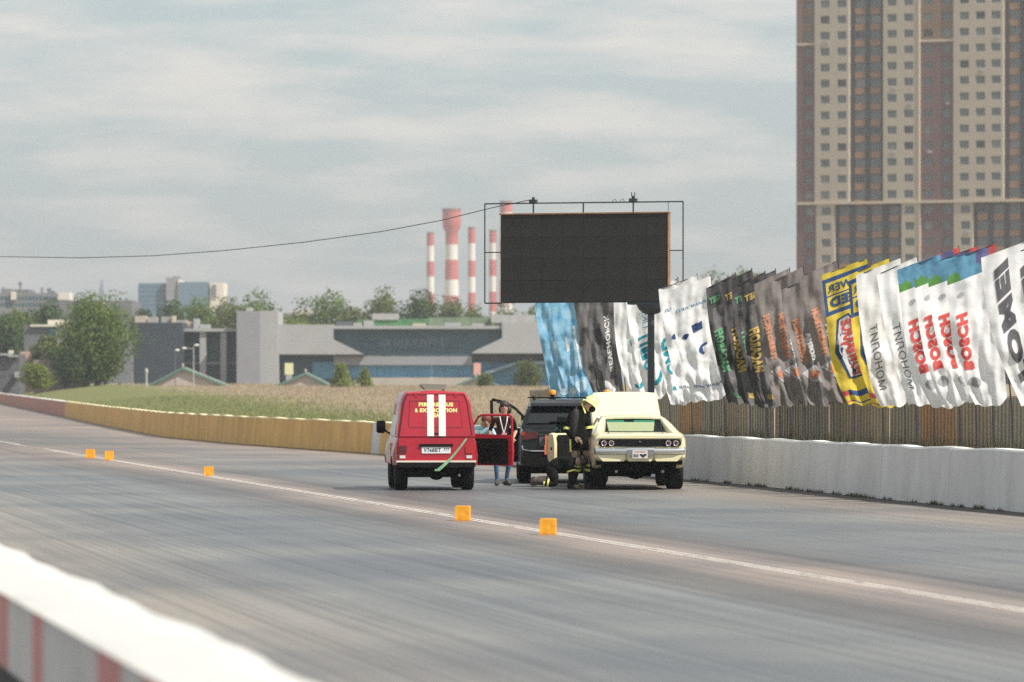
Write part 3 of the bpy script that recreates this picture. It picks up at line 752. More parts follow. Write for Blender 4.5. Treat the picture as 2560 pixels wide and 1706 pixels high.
block("industrial_block", "long grey flat-roofed block with small roof structures at the far left", 1300, -60, 143, 733, 40, M_hz1,
      [("roof_structure", 0, 26, 722, 733, 2, 20, M_hz1), ("roof_structure", 35, 70, 724, 733, 2, 20, M_hz3), ("wall_patch", 28, 41, 730, 750, -1, -.01, M_cr), ("roof_mast", 43.5, 47, 704, 724, 5, 6, M_hz3), ("roof_mast", 41, 49, 706, 712, 5.1, 5.9, M_hz3),
       ("roof_mast", 98, 102, 718, 733, 5, 6.5, M_hz3), ("roof_mast", 113, 122, 720, 733, 5, 7, M_hz3), ("roof_mast", 1.5, 4, 716, 733, 5, 6, M_hz3), ("roof_fan", 116, 128, 726, 733, 8, 12, M_hz3), ("white_box", 144, 172, 731, 750, 1, 12, M_cr)],
      wins=(-50, 140, 738, 770, 22, 2))
block("low_hall", "low grey hall behind the long block, running towards the large tree", 1290, 120, 330, 751, 30, M_hz3, [("roof_mast", 207, 211, 744, 751, 3, 4, M_hz3), ("roof_unit", 258, 266, 750, 760, -3, -.01, M_cr)])
block("shop_building", "low grey building with a cream parapet left of the large tree", 680, 60, 172, 812, 14, M_hz3,
      [("parapet", 76, 172, 812, 817, -.5, 0, M_cr), ("roof_unit", 119, 140, 800, 812, .2, 3, M_cr), ("roof_unit", 143, 166, 800, 812, .2, 3, M_cr), ("wall_strip", 140, 166, 818, 860, -.3, -.01, mat("mauve_grey_wall", (.27, .25, .26), .8)), ("doorway", 124, 136, 820, 870, -.4, -.02, M_gl)])
block("pink_kiosk", "small pinkish building behind the light green bush", 640, 50, 85, 879, 8, M_pk)
block("dark_shed", "dark cluttered shed with a light roof edge at the left frame side", 630, -40, 48, 886, 8, mat("dark_shed_wall", (.10, .10, .115), .8, var=.5, vs=.8),
      [("roof_edge", -40, 30, 884, 889, -.6, 0, M_lg), ("roof_edge", 22, 46, 889, 893, -.8, -.01, M_lg), ("roof_unit", 19, 30, 876, 884, 1, 2, M_cr), ("white_box", 38, 48, 930, 944, -1, -.01, M_lg)])
block("low_shed", "low brownish sheds under the large tree beside the light green bush", 600, 84, 215, 900, 5, mat("brown_grey_wall", (.25, .2, .18), .8, var=.3, vs=.6), [("wall_patch", 130, 150, 915, 935, -.2, -.01, M_gr), ("wall_patch", 174, 196, 905, 945, -.2, -.01, M_gr)])
block("office_block", "hazy blue-grey office block with a taller middle part behind the trees", 1500, 345, 416, 708, 30, M_hz2,
      [("stair_tower", 416.3, 446, 695, 960, -2, 25, mat("grey_core", (.26, .26, .27), .8)), ("right_wing", 450, 521, 706, 960, -3, 25, M_hz2), ("light_corner", 446.3, 450, 700, 960, -2.5, 20, M_cr), ("white_wing", 525, 559, 707, 960, -1, 20, M_cr), ("dark_bay", 533, 541, 712, 742, -1.6, -1.01, M_hz1), ("roof_unit", 430, 447, 691, 695, 3, 8, M_hz1)],
      wins=(347, 415, 712, 780, 8, 6), mw=mat("blue_window", (.08, .14, .19), .3))
block("low_building", "small pale building with white tanks between the tower and the hazy trees", 900, 700, 790, 783, 8, mat("dull_wall", (.25, .25, .23), .8, var=.2, vs=.4), [("white_tank", 737, 760, 777, 788, -3, -.01, M_cr), ("white_tank", 764, 784, 775, 789, -3, -.01, M_cr)])
# lattice mast
t = thing("lattice_mast", "pale blue lattice mast just left of the office block", 'mast', (px(254, 2000), 2000, 0)); b = MB(); H = pz(700, 2000)
wv = lambda z: 2.2 * (1 - z / H) + .35
M_mast = mat("blue_steel", (.12, .2, .32), .6)
for sx in (-1, 1):
    for sy in (-1, 1): b.tube([(sx * wv(0), sy * wv(0), 0), (sx * wv(H), sy * wv(H), H)], .16, 4)
k = 0; z = 0
while z < H - 2:
    z2 = min(H, z + 2.2 * wv(z) + .5)
    for s in (-1, 1): b.tube([(-s * wv(z), -wv(z), z), (s * wv(z2), -wv(z2), z2)], .1, 4); b.tube([(-s * wv(z), wv(z), z), (s * wv(z2), wv(z2), z2)], .1, 4)
    z = z2
b.build("lattice", M_mast, t)

# ------------------------------------------------------------------ striped chimneys
M_cw = mat("chimney_white", (.72, .69, .63), .7, var=.05, vs=.1); M_crd = mat("chimney_red", (.50, .12, .10), .7, var=.08, vs=.1); M_cdk = mat("chimney_rim", (.26, .12, .11), .7)
YC = 2200
def chimney(label, u, w, vt, bands, flare=False):
    x = px(u, YC); t = thing("striped_chimney", label, 'chimney', (x, YC, 0), 0, "red and white power station chimneys")
    r = w / 2 * YC / F; H = pz(vt, YC)
    zs = [H] + [pz(v, YC) for v in bands] + [0]
    for i, (a, c) in enumerate(zip(zs, zs[1:])):
        n = 6; pr = []
        for k in range(n + 1):
            z = c + (a - c) * k / n
            rr = r * (1 + .12 * (1 - z / H))
            if flare: rr = r * (1.28 if z > pz(565, YC) else (.86 if z < pz(580, YC) else .86 + .42 * (z - pz(580, YC)) / (pz(565, YC) - pz(580, YC)))) if True else rr
            if flare and z < pz(640, YC): rr = r * (.86 + .14 * min(1, (pz(640, YC) - z) / 20))
            pr.append((rr, z))
        MB().lathe(pr, n=24).build("red_band" if i % 2 == 0 else "white_band", M_crd if i % 2 == 0 else M_cw, t, smooth=50)
    rr = r * (1.28 if flare else 1)
    MB().lathe([(rr * 1.04, H - 1.1), (rr * 1.04, H + .02), (rr * .8, H + .02), (rr * .8, H - 1)], n=24).build("rim", M_cdk, t)
chimney("leftmost slim red and white striped chimney", 1076, 18, 581, [615, 654, 692, 735, 780])
chimney("widest striped chimney with a flared red top", 1129, 36, 522, [612, 650, 700, 740, 790], True)
chimney("slim striped chimney between the widest one and the screen", 1179, 18, 568, [609, 652, 693, 732, 780])
chimney("slim striped chimney seen inside the left part of the screen frame", 1232, 18, 575, [608, 650, 691, 730, 780])
chimney("broad striped chimney whose top rises behind the screen", 1265, 31, 503, [532, 600, 650, 700, 760])

# ------------------------------------------------------------------ tower block
X0, Y0 = 53.2, 860.0; eX, eY = .927, -.375
def s_of(u):
    a = (u - 1280) / F; return (a * Y0 - X0) / (eX - a * eY)
tw = thing("apartment_tower", "tall beige, maroon and grey apartment tower filling the right side", 'building', (X0, Y0, 1.6), math.atan2(eY, eX))
ru = lambda rx: s_of(1980 + rx / 2.306)
M_tb = mat("beige_tower_panels", (.44, .385, .31), .85, var=.04, vs=.25); M_tm = mat("maroon_tower_panels", (.17, .10, .095), .85, var=.06, vs=.25)
M_tbr = mat("brown_tower_panels", (.22, .145, .10), .85, var=.06, vs=.25); M_td = mat("dark_grey_tower_panels", (.085, .08, .088), .85, var=.08, vs=.25); M_to = mat("orange_balcony_panels", (.30, .18, .115), .8, var=.1, vs=.5)
M_tband = mat("cream_band", (.55, .46, .36), .8)
zk = lambda k: 34.0 - 1.6 + 2.97 * k
up_strips = [(22, 130, 'm', [92]), (130, 328, 'b', [190, 287]), (328, 525, 'd', [386, 476]), (525, 733, 'b', [576, 672]), (733, 930, 'm', [780, 886]), (930, 1218, 'b', [993, 1086, 1176]), (1218, 1420, 'd', [1278, 1370]), (1420, 1500, 'b', [])]
lo_strips = [(22, 138, 'm', [98]), (138, 244, 'b', [197]), (244, 630, 'd', [296, 392, 484, 584]), (630, 738, 'b', [678]), (738, 932, 'm', [784, 890]), (932, 1042, 'b', [1000]), (1042, 1420, 'd', [1092, 1186, 1280, 1372]), (1420, 1500, 'b', [])]
M_wf = mat("window_frame_grey", (.36, .37, .37), .5); panes = [mat("pane_blue_grey", (.10, .13, .135), .15), mat("pane_curtained", (.20, .215, .21), .3, var=.2, vs=1), mat("pane_dark", (.018, .022, .024), .1), mat("pane_mid_grey", (.12, .14, .145), .2, var=.2, vs=1)]
WW, WH = 1.72, 1.42
fm = None; pm = []
def window(s, z, d):
    global fm
    if fm is None:
        b = MB(); h, w_ = WH / 2, WW / 2; t_ = .075
        b.box(-w_, w_, 0, .12, h - t_, h); b.box(-w_, w_, 0, .12, -h, -h + t_); b.box(-w_, -w_ + t_, .001, .119, -h + t_, h - t_); b.box(w_ - t_, w_, .001, .119, -h + t_, h - t_)
        b.box(-.3, -.3 + t_, .002, .118, -h + t_, h - t_); b.box(.27, .27 + t_, .002, .118, -h + t_, h - t_)
        o = b.build("window", M_wf, tw); fm = o.data
        for m_ in panes:
            b = MB().box(-w_ + t_, w_ - t_, .05, .09, -h + t_, h - t_); q = b.build("pane", m_); pm.append(q.data); bpy.data.objects.remove(q)
    else: o = link("window", fm, tw)
    o.location = (s, d, z)
    q = link("pane", pm[random.choices([0, 1, 2, 3], [6, 1.6, .9, 3])[0]], o)
    if random.random() < .05:     # air conditioner under a window
        MB().box(-.1, .75, -.35, -.02, -WH / 2 - .75, -WH / 2 - .2).build("air_conditioner", M_wf, o)
def strip(x0, x1, kind, cols, k0, k1, ztop, zbot):
    s0, s1 = ru(x0), ru(x1); dep = {'b': 0, 'm': .35, 'd': .95}[kind]
    m = {'b': M_tb, 'm': M_tm, 'd': M_td}[kind]
    cs = [ru(c) for c in cols]; b = MB(); e = 0
    edges = [s0] + [q for c in cs for q in (c - WW / 2 - .02, c + WW / 2 + .02)] + [s1]
    rows = list(range(k0, k1 + 1))
    def seg(z0_, z1_, mi):
        b.cur = mi
        for a, c in zip(edges[0::2], edges[1::2]): b.box(a, c, dep, dep + 1.0, z0_, z1_)
        for c in cs:
            prev = z0_
            for k in rows:
                zc = zk(k)
                if z0_ - .8 < zc < z1_ + .8:
                    lo, hi = zc - WH / 2 - .02, zc + WH / 2 + .02
                    if lo > prev: b.box(c - WW / 2 - .02, c + WW / 2 + .02, dep, dep + 1.0, prev, lo)
                    prev = hi
            if z1_ > prev: b.box(c - WW / 2 - .02, c + WW / 2 + .02, dep, dep + 1.0, prev, z1_)
    if kind == 'm' and ztop > 60:
        seg(zbot, 63.6, 0); seg(63.6, ztop, 1)
    else: seg(zbot, ztop, 0)
    b.build("wall_strip", [m, M_tbr], tw)
    for c in cs:
        for k in rows:
            window(c, zk(k), dep + (.22 if kind != 'd' else .02))
            if kind == 'd' and k > k0 - 1:
                o = link("balcony_panel", BP, tw) if BP else None
                if o: o.location = (c, dep - .35, zk(k) - 2.97 / 2)
o_ = MB().bbox(-.98, .98, 0, .349, -.62, .62, .05).build("balcony_panel", M_to, tw); BP = o_.data; bpy.data.objects.remove(o_)
zband = 35.46 - 1.6
for a, c, k, cols in up_strips: strip(a, c, k, cols, 1, 14, 84, zband + .25)
for a, c, k, cols in lo_strips: strip(a, c, k, cols, -3, 0, zband - .25, -2)
MB().box(ru(20), ru(1500), -.25, 1.6, zband - .249, zband + .249).build("cream_band", M_tband, tw)
for a, c in ((22, 129.5), (733.5, 929.5)): MB().box(ru(a), ru(c), .2, .349, 63.4, 63.85).build("cream_band", M_tband, tw)
MB().box(ru(736) - .12, ru(736) + .12, -.12, .34, -2, zband - .26).build("painted_sun_edge", M_tband, tw)  # pale strip painted as sun grazing the edge
MB().box(ru(733) - .12, ru(733) + .12, -.12, .34, zband + .26, 84).build("painted_sun_edge", M_tband, tw)
MB().box(ru(20), ru(1500), 1.98, 18, -2, 83.5).build("core_wall", M_tb, tw)
MB().box(ru(20) - .3, ru(1500), -.3, 18.3, 84.002, 84.8).build("roof", M_td, tw)
# ------------------------------------------------------------------ LED screen on a pole
M_scr = mat("unlit_led_screen", (.028, .027, .025), .55, var=.18, vs=1.2, spec=.35); M_stl = mat("dark_steel", (.03, .045, .045), .5, var=.2, vs=4)
M_rust = mat("rusty_steel", (.30, .14, .06), .8, var=.3, vs=5); M_pol = mat("dark_grey_pole", (.045, .05, .06), .55, var=.15, vs=2)
t = thing("led_screen", "large unlit black LED screen in a steel frame on a single dark pole", 'screen', (3.2945, 109.0, CH * (1 - .9689)), -R(17))
t.scale = (.9689,) * 3
zb, zt = 4.115, 6.25; xl, xr = -3.85, .42
Zt = 6.555; XL, XR = -4.29, .784
nc, nr = 8, 4
MB().box(xl - .0, xr + .0, .035, .17, zb - .02, zt + .02).build("screen_cabinet", M_stl, t)
cw, chh = (xr - xl) / nc, (zt - zb) / nr; cme = None
for j in range(nr):
    for i in range(nc):
        if cme is None:
            o = MB().bbox(-cw / 2 + .002, cw / 2 - .002, 0, .034, -chh / 2 + .002, chh / 2 - .002, .003).build("screen_panel", M_scr, t); cme = o.data
        else: o = link("screen_panel", cme, t)
        o.location = (xl + (i + .5) * cw, random.uniform(-.002, .002), zb + (j + .5) * chh)
MB().box(xl - .03, xr + .03, -.02, .19, zt + .021, zt + .055).build("top_trim", M_rust, t)
MB().box(xr + .001, xr + .02, -.01, .18, zb, zt + .02).build("side_trim", M_rust, t)
def bar(name, a, c, w_=.028, m=M_stl): return MB().tube([a, c], w_ / 1.6, 6).build(name, m, t)
bar("frame_bar", (XL, .1, Zt), (XR, .1, Zt)); bar("frame_bar", (XL, .1, zb - .02), (XL, .1, Zt)); bar("frame_bar", (XR, .1, zb + .05), (XR, .1, Zt))
bar("frame_bar", (XL, .1, zb - .02), (xl, .1, zb - .02)); bar("frame_bar", (XL, .1, 5.35), (xl, .1, 5.35), .022); bar("frame_bar", (xr + .02, .1, 5.36), (XR, .1, 5.36), .022)
for u in (1330.5, 1455.5, 1580.5):
    a = (u - 1280) / F; s_ = (a * 112.5 - 3.4) / (.956 + .292 * a); bar("upright", (s_, .1, zt + .05), (s_, .1, Zt), .032)
    if u != 1455.5:
        b = MB(); b.box(s_ - .09, s_ + .09, .02, .18, Zt + .01, Zt + .09); b.box(s_ - .03, s_ + .03, .07, .13, Zt + .09, Zt + .15)
        if u > 1500: b.tube([(s_ - .03, .1, Zt + .1), (s_ - .05, .1, Zt + .24)], .012, 5); b.tube([(s_ + .03, .1, Zt + .1), (s_ + .03, .1, Zt + .24)], .012, 5)
        b.build("floodlight", M_stl, t)
for s_ in (-3.05, .05 - 1.0, .05 - .8):
    MB().tube([(s_ - .06, .1, Zt), (s_ - .04, .1, Zt + .06), (s_ + .02, .1, Zt + .07), (s_ + .05, .1, Zt)], .008, 5).build("wire_loop", M_stl, t)
bar("thin_rod", (xr - .01, .1, zt + .05), (xr - .01, .1, Zt), .012)
MB().box(-.6, .62, -.02, .3, zb - .075, zb - .021).build("platform", M_stl, t)
MB().box(xr + .021, .67, .0, .2, zb - .02, zb + .06).build("bracket", M_rust, t)
MB().lathe([(.08, 3.79), (.2, 3.83), (.31, 3.93), (.36, 4.038)], n=20).build("pole_head", M_pol, t)
MB().lathe([(.088, -.069), (.085, 3.8)], n=16).build("pole", M_pol, t)
MB().lathe([(.2, -.069), (.2, -.04), (.095, -.035), (.095, .13)], n=16).build("base_plate", M_pol, t)
# overhead cable from the screen frame to the far left
pts = []
for u, v in ((-700, 560), (-300, 618), (0, 642), (200, 645), (380, 640), (560, 627), (760, 606), (950, 580), (1100, 552), (1230, 520), (1326, 500)):
    Y = 170 + (109.7 - 170) * ((u + 700) / 2026) ** 1
    pts.append(P(u, v, Y))
o = MB().tube(pts, .011, 6).build("overhead_cable", M_stl, smooth=60); tag(o, "thin dark overhead cable sagging from the screen frame to the left edge", "cable")

# ------------------------------------------------------------------ banner flags on the fence
FL = {}
def cloth(name, c, v_=.06, tl=.38, c2=None, vs=6): return mat(name, c, .75, var=v_, vs=vs, tl=tl, spec=.2, col2=c2)
C_wh = cloth("white_flag_cloth", (.86, .86, .86), .04); C_bk = cloth("black_flag_cloth", (.075, .072, .075), .3, .2); C_gy = cloth("grey_flag_cloth", (.24, .215, .205), .15, .3)
C_ye = cloth("yellow_flag_cloth", (.72, .56, .08)); C_bl = cloth("light_blue_flag_cloth", (.10, .33, .52), .1, .35, c2=(.40, .60, .72), vs=3.2); C_dg = cloth("dark_grey_flag_cloth", (.15, .145, .148), .2, .25)
C_nv = cloth("navy_print", (.05, .10, .24), .1); C_rd = cloth("red_print", (.70, .12, .11), .08); C_gn = cloth("green_print", (.16, .42, .22), .1); C_g2 = cloth("leaf_green_print", (.12, .30, .08), .15); C_tl = cloth("teal_print", (.04, .36, .45), .08)
C_am = cloth("amber_print", (.66, .48, .15), .1); C_oo = cloth("orange_print", (.64, .30, .19), .15); C_wp = cloth("white_print", (.8, .8, .8)); C_bp = cloth("blue_print", (.13, .31, .46), .25); C_dp = cloth("charcoal_print", (.15, .145, .16)); C_lg = cloth("pale_grey_print", (.5, .5, .52)); C_pu = cloth("purple_print", (.17, .17, .36), .2)
C_lb = cloth("pale_blue_white_print", (.52, .66, .76), .15)
M_fp = mat("flag_pole", (.04, .04, .045), .5)
FG = "banner flags along the fence"
def flag(u_tip, label, base, bands=None, ztop=4.63, wid=.72, seed=0, hem=0.0, amp=1.0):
    """vertical banner blown to the left; returns (thing, fn) with fn(s, t) a point on the cloth, s across 0..1, t down 0..1"""
    Y = 24.98 / ((u_tip - 1280) / F + .19); xt = (u_tip - 1280) * Y / F
    t = thing("banner_flag", label, 'flag', (xt + .32, Y, 0), 0, FG)
    r_ = random.Random(seed * 17 + 3); ph = [r_.uniform(0, 6.28) for _ in range(7)]
    H = ztop - 1.83 + r_.uniform(-.07, .12); lean = r_.uniform(-.08, .10); ztop += r_.uniform(-.05, .05); drop = .34; wid *= r_.uniform(.9, 1.1)
    def fn(s, t_, off=0.0):
        xR = -.32 + (.32 + lean) * t_ + .02 * math.sin(t_ * 5 + ph[0]); zR = ztop - H * t_
        xL = xR - wid * (1 + .10 * math.sin(t_ * 2.6) - .34 * t_ ** 1.6) + .04 * math.sin(t_ * 7 + ph[1]) * t_; zL = zR - drop - .02 * math.sin(t_ * 5) + .30 * t_ ** 3 * .6
        x = xL + (xR - xL) * s; z = zL + (zR - zL) * s
        z -= .10 * math.sin(math.pi * s ** 1.5) * t_ ** 3
        k = .35 + .65 * min(1, t_ * 1.6)
        wr = noise.noise(Vector((s * 2.6, t_ * 5.5, seed * 3.7))) * .15 + noise.noise(Vector((s * 5.5 + t_ * 4, t_ * 14, seed * 1.9 + 9))) * .040 + noise.noise(Vector((s * 13 - t_ * 6, t_ * 26, seed))) * .008
        y = amp * k * (.040 * math.sin(6.28 * (s * 1.1 + t_ * .5) + ph[2]) + .026 * math.sin(6.28 * (s * 2.6 - t_ * 1.1) + ph[3]) + .012 * math.sin(6.28 * (s * 4.6 + t_ * 2.4) + ph[4]) + wr)
        z += .018 * math.sin(6.28 * (s * 2.2) + ph[6]) * t_ ** 2
        y -= .22 * (1 - s) * math.sin(math.pi * min(1, t_)) * .6
        return Vector((x, y - .05 - off, z))
    ns, nt_ = 30, 100
    mats = [base]; idx = {}
    b = MB(); vs = [fn(i / ns, j / nt_) for j in range(nt_ + 1) for i in range(ns + 1)]
    fs = [(j * (ns + 1) + i, (j + 1) * (ns + 1) + i, (j + 1) * (ns + 1) + i + 1, j * (ns + 1) + i + 1) for j in range(nt_) for i in range(ns)]
    b.add(vs, fs)
    if bands:
        for q, (i, j) in enumerate(((i, j) for j in range(nt_) for i in range(ns))):
            m = bands((i + .5) / ns, (j + .5) / nt_)
            if m is not None:
                if m not in mats: mats.append(m)
                b.mi[q] = mats.index(m)
    me_o = b.build("cloth", mats, t, smooth=80)
    # pole with its slanted top arm
    MB().tube([(0.05, .02, -.05), (.02, .02, 1.6), (-.12, .02, 3.2), (-.32, .02, ztop + .03)], [.018, .017, .014, .011], 6).build("pole", M_fp, t)
    MB().tube([fn(1, 0) + Vector((0, .016, -.012)), fn(0.03, 0) + Vector((0, .016, -.012))], .01, 5).build("top_arm", M_fp, t)
    return t, fn
def ftext(F_, s, t0, t1, sc, m, size, bold=.03, name="lettering", slant=0.0):
    """text running bottom-to-top between t1 (start) and t0, seen from behind, letter tops to the right"""
    t, fn = F_; vs, fs, wd = text_geo(s, bold, 1.0, .14)
    tm = (t0 + t1) / 2; k = (t1 - t0) / wd
    o = [fn(sc + (b - slant * a * 0) * size, tm - (a + slant * b) * k, .014) for a, b in vs]
    return MB().add(o, fs).build(name, m, t)
def fpoly(F_, pts, m, name="emblem", off=.011):
    """filled shape given in cloth coordinates, tessellated so that it follows the folds"""
    t, fn = F_; bm = bmesh.new(); vv = [bm.verts.new((a, c, 0)) for a, c in pts]; bm.faces.new(vv); bmesh.ops.triangulate(bm, faces=bm.faces)
    for _ in range(3):
        e = [x for x in bm.edges if (Vector((x.verts[0].co.x * .7, x.verts[0].co.y * 3, 0)) - Vector((x.verts[1].co.x * .7, x.verts[1].co.y * 3, 0))).length > .1]
        if not e: break
        bmesh.ops.subdivide_edges(bm, edges=e, cuts=1); bmesh.ops.triangulate(bm, faces=bm.faces)
    bm.verts.index_update()
    o = MB().add([fn(v.co.x, v.co.y, off) for v in bm.verts], [tuple(v.index for v in f.verts) for f in bm.faces]); bm.free()
    return o.build(name, m, t)
def circ(cs, ct, r, a0=0, a1=360, r2=None, n=20, ks=.72, kt=2.99):
    f = lambda r_, a: (cs + r_ * math.cos(R(a)) / ks, ct + r_ * math.sin(R(a)) / kt)
    o = [f(r, a0 + (a1 - a0) * i / n) for i in range(n + (0 if a1 - a0 == 360 and r2 is None else 1))]
    if r2: o += [f(r2, a1 - (a1 - a0) * i / n) for i in range(n + 1)]
    return o
sd = 0
def nxt():
    global sd; sd += 1; return sd
# light blue pair
for u, lab in ((1413, "light blue patterned flag at the far left end of the row, under the screen"), (1452, "second light blue patterned flag from the left, with pale discs at its foot")):
    Fg = flag(u, lab, C_bl, seed=nxt(), wid=.82, amp=1.25)
    fpoly(Fg, circ(.55, .86, .17), C_lb, "disc"); fpoly(Fg, circ(.2, .9, .1), C_wp, "disc")
    fpoly(Fg, [(.62, .30), (.70, .30), (.72, .5), (.70, .72), (.63, .70), (.66, .5)], C_wp, "white_streak"); fpoly(Fg, [(.35, .36), (.42, .36), (.45, .5), (.36, .52)], C_wp, "white_streak")
for u, lab, tx in ((1516, "dark grey flag beside the light blue ones, without readable letters", None), (1534, "dark grey flag with small white letters, left of the white flags", "ЗЕVЕНOPСК")):
    Fg = flag(u, lab, C_dg, bands=lambda s, t_: C_bk if (.2 < s + .15 * math.sin(t_ * 9) < .45 and .3 < t_ < .8) else None, seed=nxt(), wid=.78, amp=1.2)
    if tx: ftext(Fg, tx, .22, .74, .66, C_wp, .17)
    fpoly(Fg, [(.3, .80), (.5, .84), (.7, .9), (.62, .93), (.42, .9), (.5, .97), (.42, .98), (.25, .88)], C_wp)
def swoosh(Fg, m):
    fpoly(Fg, [(.9, .70), (.93, .76), (.88, .82), (.75, .865), (.5, .885), (.25, .87), (.28, .84), (.5, .845), (.68, .82), (.8, .77)], m, "emblem")
for u, lab, tx, m in ((1606, "white flag with only a sliver of teal print showing, left of the screen pole", None, C_tl), (1640, "white flag with teal letters just left of the screen pole", "СМП", C_tl), (1694, "white flag with teal letters crossed by the screen pole", "CMD", C_tl)):
    Fg = flag(u, lab, C_wh, seed=nxt(), wid=.80)
    if tx: ftext(Fg, tx, .42, .74, .42, m, .40, .045); ftext(Fg, "LINE", .20, .36, .5, C_bp, .16, .0)
    swoosh(Fg, m)
    if not tx: fpoly(Fg, [(.45, .45), (.75, .52), (.75, .56), (.45, .5)], m)
for u, lab, k in ((1742, "creased white flag with dark blue marks, right of the screen pole", 0), (1776, "white flag with a blue square and crescent, left of the black flags", 1)):
    Fg = flag(u, lab, C_wh, seed=nxt(), wid=.86, amp=1.15)
    if k: fpoly(Fg, [(.42, .345), (.68, .335), (.68, .40), (.44, .41)], C_nv, "square")
    fpoly(Fg, circ(.7 if k else .5, .57, .15, 120, 280, .09), C_nv, "crescent"); fpoly(Fg, circ(.25, .42, .07, 90, 330, .035), C_nv, "crescent")
    o_ = Fg
    vs, fs, wd = text_geo("АВАНГАРД", .02, 1.0, .14)
    MB().add([Fg[1](.52 - a / wd * .85, .875 - b * .028 - a / wd * .01, .014) for a, b in vs], fs).build("lettering", C_nv, Fg[0])
    MB().add([Fg[1](.52 - a / wd * .85, .19 - b * .028, .014) for a, b in vs], fs).build("lettering", C_bp, Fg[0])
for u, lab, m in ((1838, "black flag with green lettering, first of the four black flags from the left", C_gn), (1879, "black flag with amber lettering between the two green-lettered black flags", C_am), (1912, "black flag with green lettering, third of the four black flags", C_gn), (1938, "black flag with amber lettering nearest the grey flags", C_am)):
    gy = m is C_gn
    Fg = flag(u, lab, C_bk, bands=(lambda s, t_: C_dg if (.15 < s < .9 and (.18 < t_ < .36 or t_ > .68)) else None), seed=nxt(), wid=.76, amp=1.2)
    ftext(Fg, "MEGALOFT" if 0 else "MACAROFI", .36, .72, .26, m, .30, .06)
    vs, fs, wd = text_geo("GET", .06, 1.0, .14)
    MB().add([Fg[1](.26 - a / wd * .36, .115 - b * .05, .014) for a, b in vs], fs).build("lettering", m, Fg[0])
    fpoly(Fg, [(.3, .9), (.7, .92), (.66, .96), (.3, .94)], m)
for k, (u, lab) in enumerate(((1973, "grey flag with an orange word, leftmost of the four grey ones"), (2008, "second grey flag with orange and white words from the left"), (2044, "third grey flag with a low folded top, left of the rightmost grey flag"), (2094, "rightmost and widest showing grey flag with a clear shield emblem"))):
    Fg = flag(u, lab, C_gy, seed=nxt(), wid=.78, ztop=4.63 if k != 2 else 4.42, amp=1.15, bands=lambda s, t_: C_dg if (t_ > .64 and s > .25 + (t_ - .64)) else None)
    ftext(Fg, "TURBOTECH", .26, .62, .25, C_oo, .19, .09); ftext(Fg, "GOSHA", .40, .63, .50, C_wp, .17, .08)
    fpoly(Fg, [(.08, .70), (.63, .66), (.8, .74), (.6, .82), (.38, .80)], C_lg, "shield", .011); fpoly(Fg, circ(.44, .738, .11, 0, 330, .06), C_oo, "emblem", .018)
def yb(s, t_):
    if t_ < .045: return None
    if t_ < .075: return C_nv
    if .155 < t_ < .175 or .265 < t_ < .30: return C_nv
    if .885 < t_ < .935 or .965 < t_ < .985: return C_nv if s > .15 else C_rd
    if s < .07 and .06 < t_ < .3: return C_nv
    return None
for k, (u, lab) in enumerate(((2166, "left one of the two yellow flags with a white badge"), (2220, "right one of the two yellow flags, partly covered by a white flag"))):
    Fg = flag(u, lab, C_ye, bands=yb, seed=nxt(), wid=.84, amp=.8)
    vs, fs, wd = text_geo("NEED", .06, 1.0, .14); MB().add([Fg[1](.52 - a / wd * .8, .215 - b * .07, .014) for a, b in vs], fs).build("lettering", C_nv, Fg[0])
    vs, fs, wd = text_geo("POWER", .03, 1.0, .14); MB().add([Fg[1](.52 - a / wd * .85, .115 - b * .055, .014) for a, b in vs], fs).build("lettering", C_nv, Fg[0])
    fpoly(Fg, [(.22, .345), (.48, .325), (.72, .47), (.76, .56), (.80, .80), (.32, .80), (.10, .58), (.15, .5)], C_nv, "badge_border", .009); fpoly(Fg, [(.27, .355), (.46, .34), (.68, .48), (.72, .57), (.75, .785), (.37, .785), (.2, .58), (.2, .48)], C_wp, "badge", .014)
    t_, fn = Fg; vs, fs, wd = text_geo("POWERJUICE", .05, 1.0, .14); kk = .41 / wd
    MB().add([fn(.46 + .08 * (a * kk / .2) * -1 + b * (.42 - .12 * abs(a * kk / .2) ** 1.5), .57 - a * kk, .024) for a, b in vs], fs).build("lettering", C_rd, t_)
for k, (u, lab) in enumerate(((2248, "white flag with thin black lettering, nearest the yellow flags"), (2292, "white flag with thin black lettering next to the red-lettered flags"))):
    Fg = flag(u, lab, C_wh, seed=nxt(), wid=.84, amp=.75); ftext(Fg, "МОНОЛИТ", .38, .87, .27, C_dp, .18, -.0)
def bb(s, t_):
    if t_ < .11 and s > .85: return C_rd
    if t_ < .08 + .02 * math.sin(s * 20): return C_pu if s > .6 else C_bp
    if t_ < .155: return C_g2 if s < .22 + .06 * math.sin(t_ * 60) else C_bp
    return None
for k, (u, lab) in enumerate(((2355, "leftmost of the four white flags with red letters and a multicoloured top"), (2396, "second from left of the four red-lettered white flags, narrow and folded"), (2437, "third from left of the four white flags with red letters"), (2484, "rightmost of the four white flags with red letters, with the widest blank part"))):
    Fg = flag(u, lab, C_wh, bands=bb, seed=nxt(), wid=.88, amp=.9, ztop=4.66)
    ftext(Fg, "BOSCH", .36, .74, .24, C_rd, .24, .07)
    fpoly(Fg, circ(.27, .83, .11, 0, 340, .09), C_lg, "emblem"); fpoly(Fg, circ(.25, .24, .05), C_lg, "emblem")
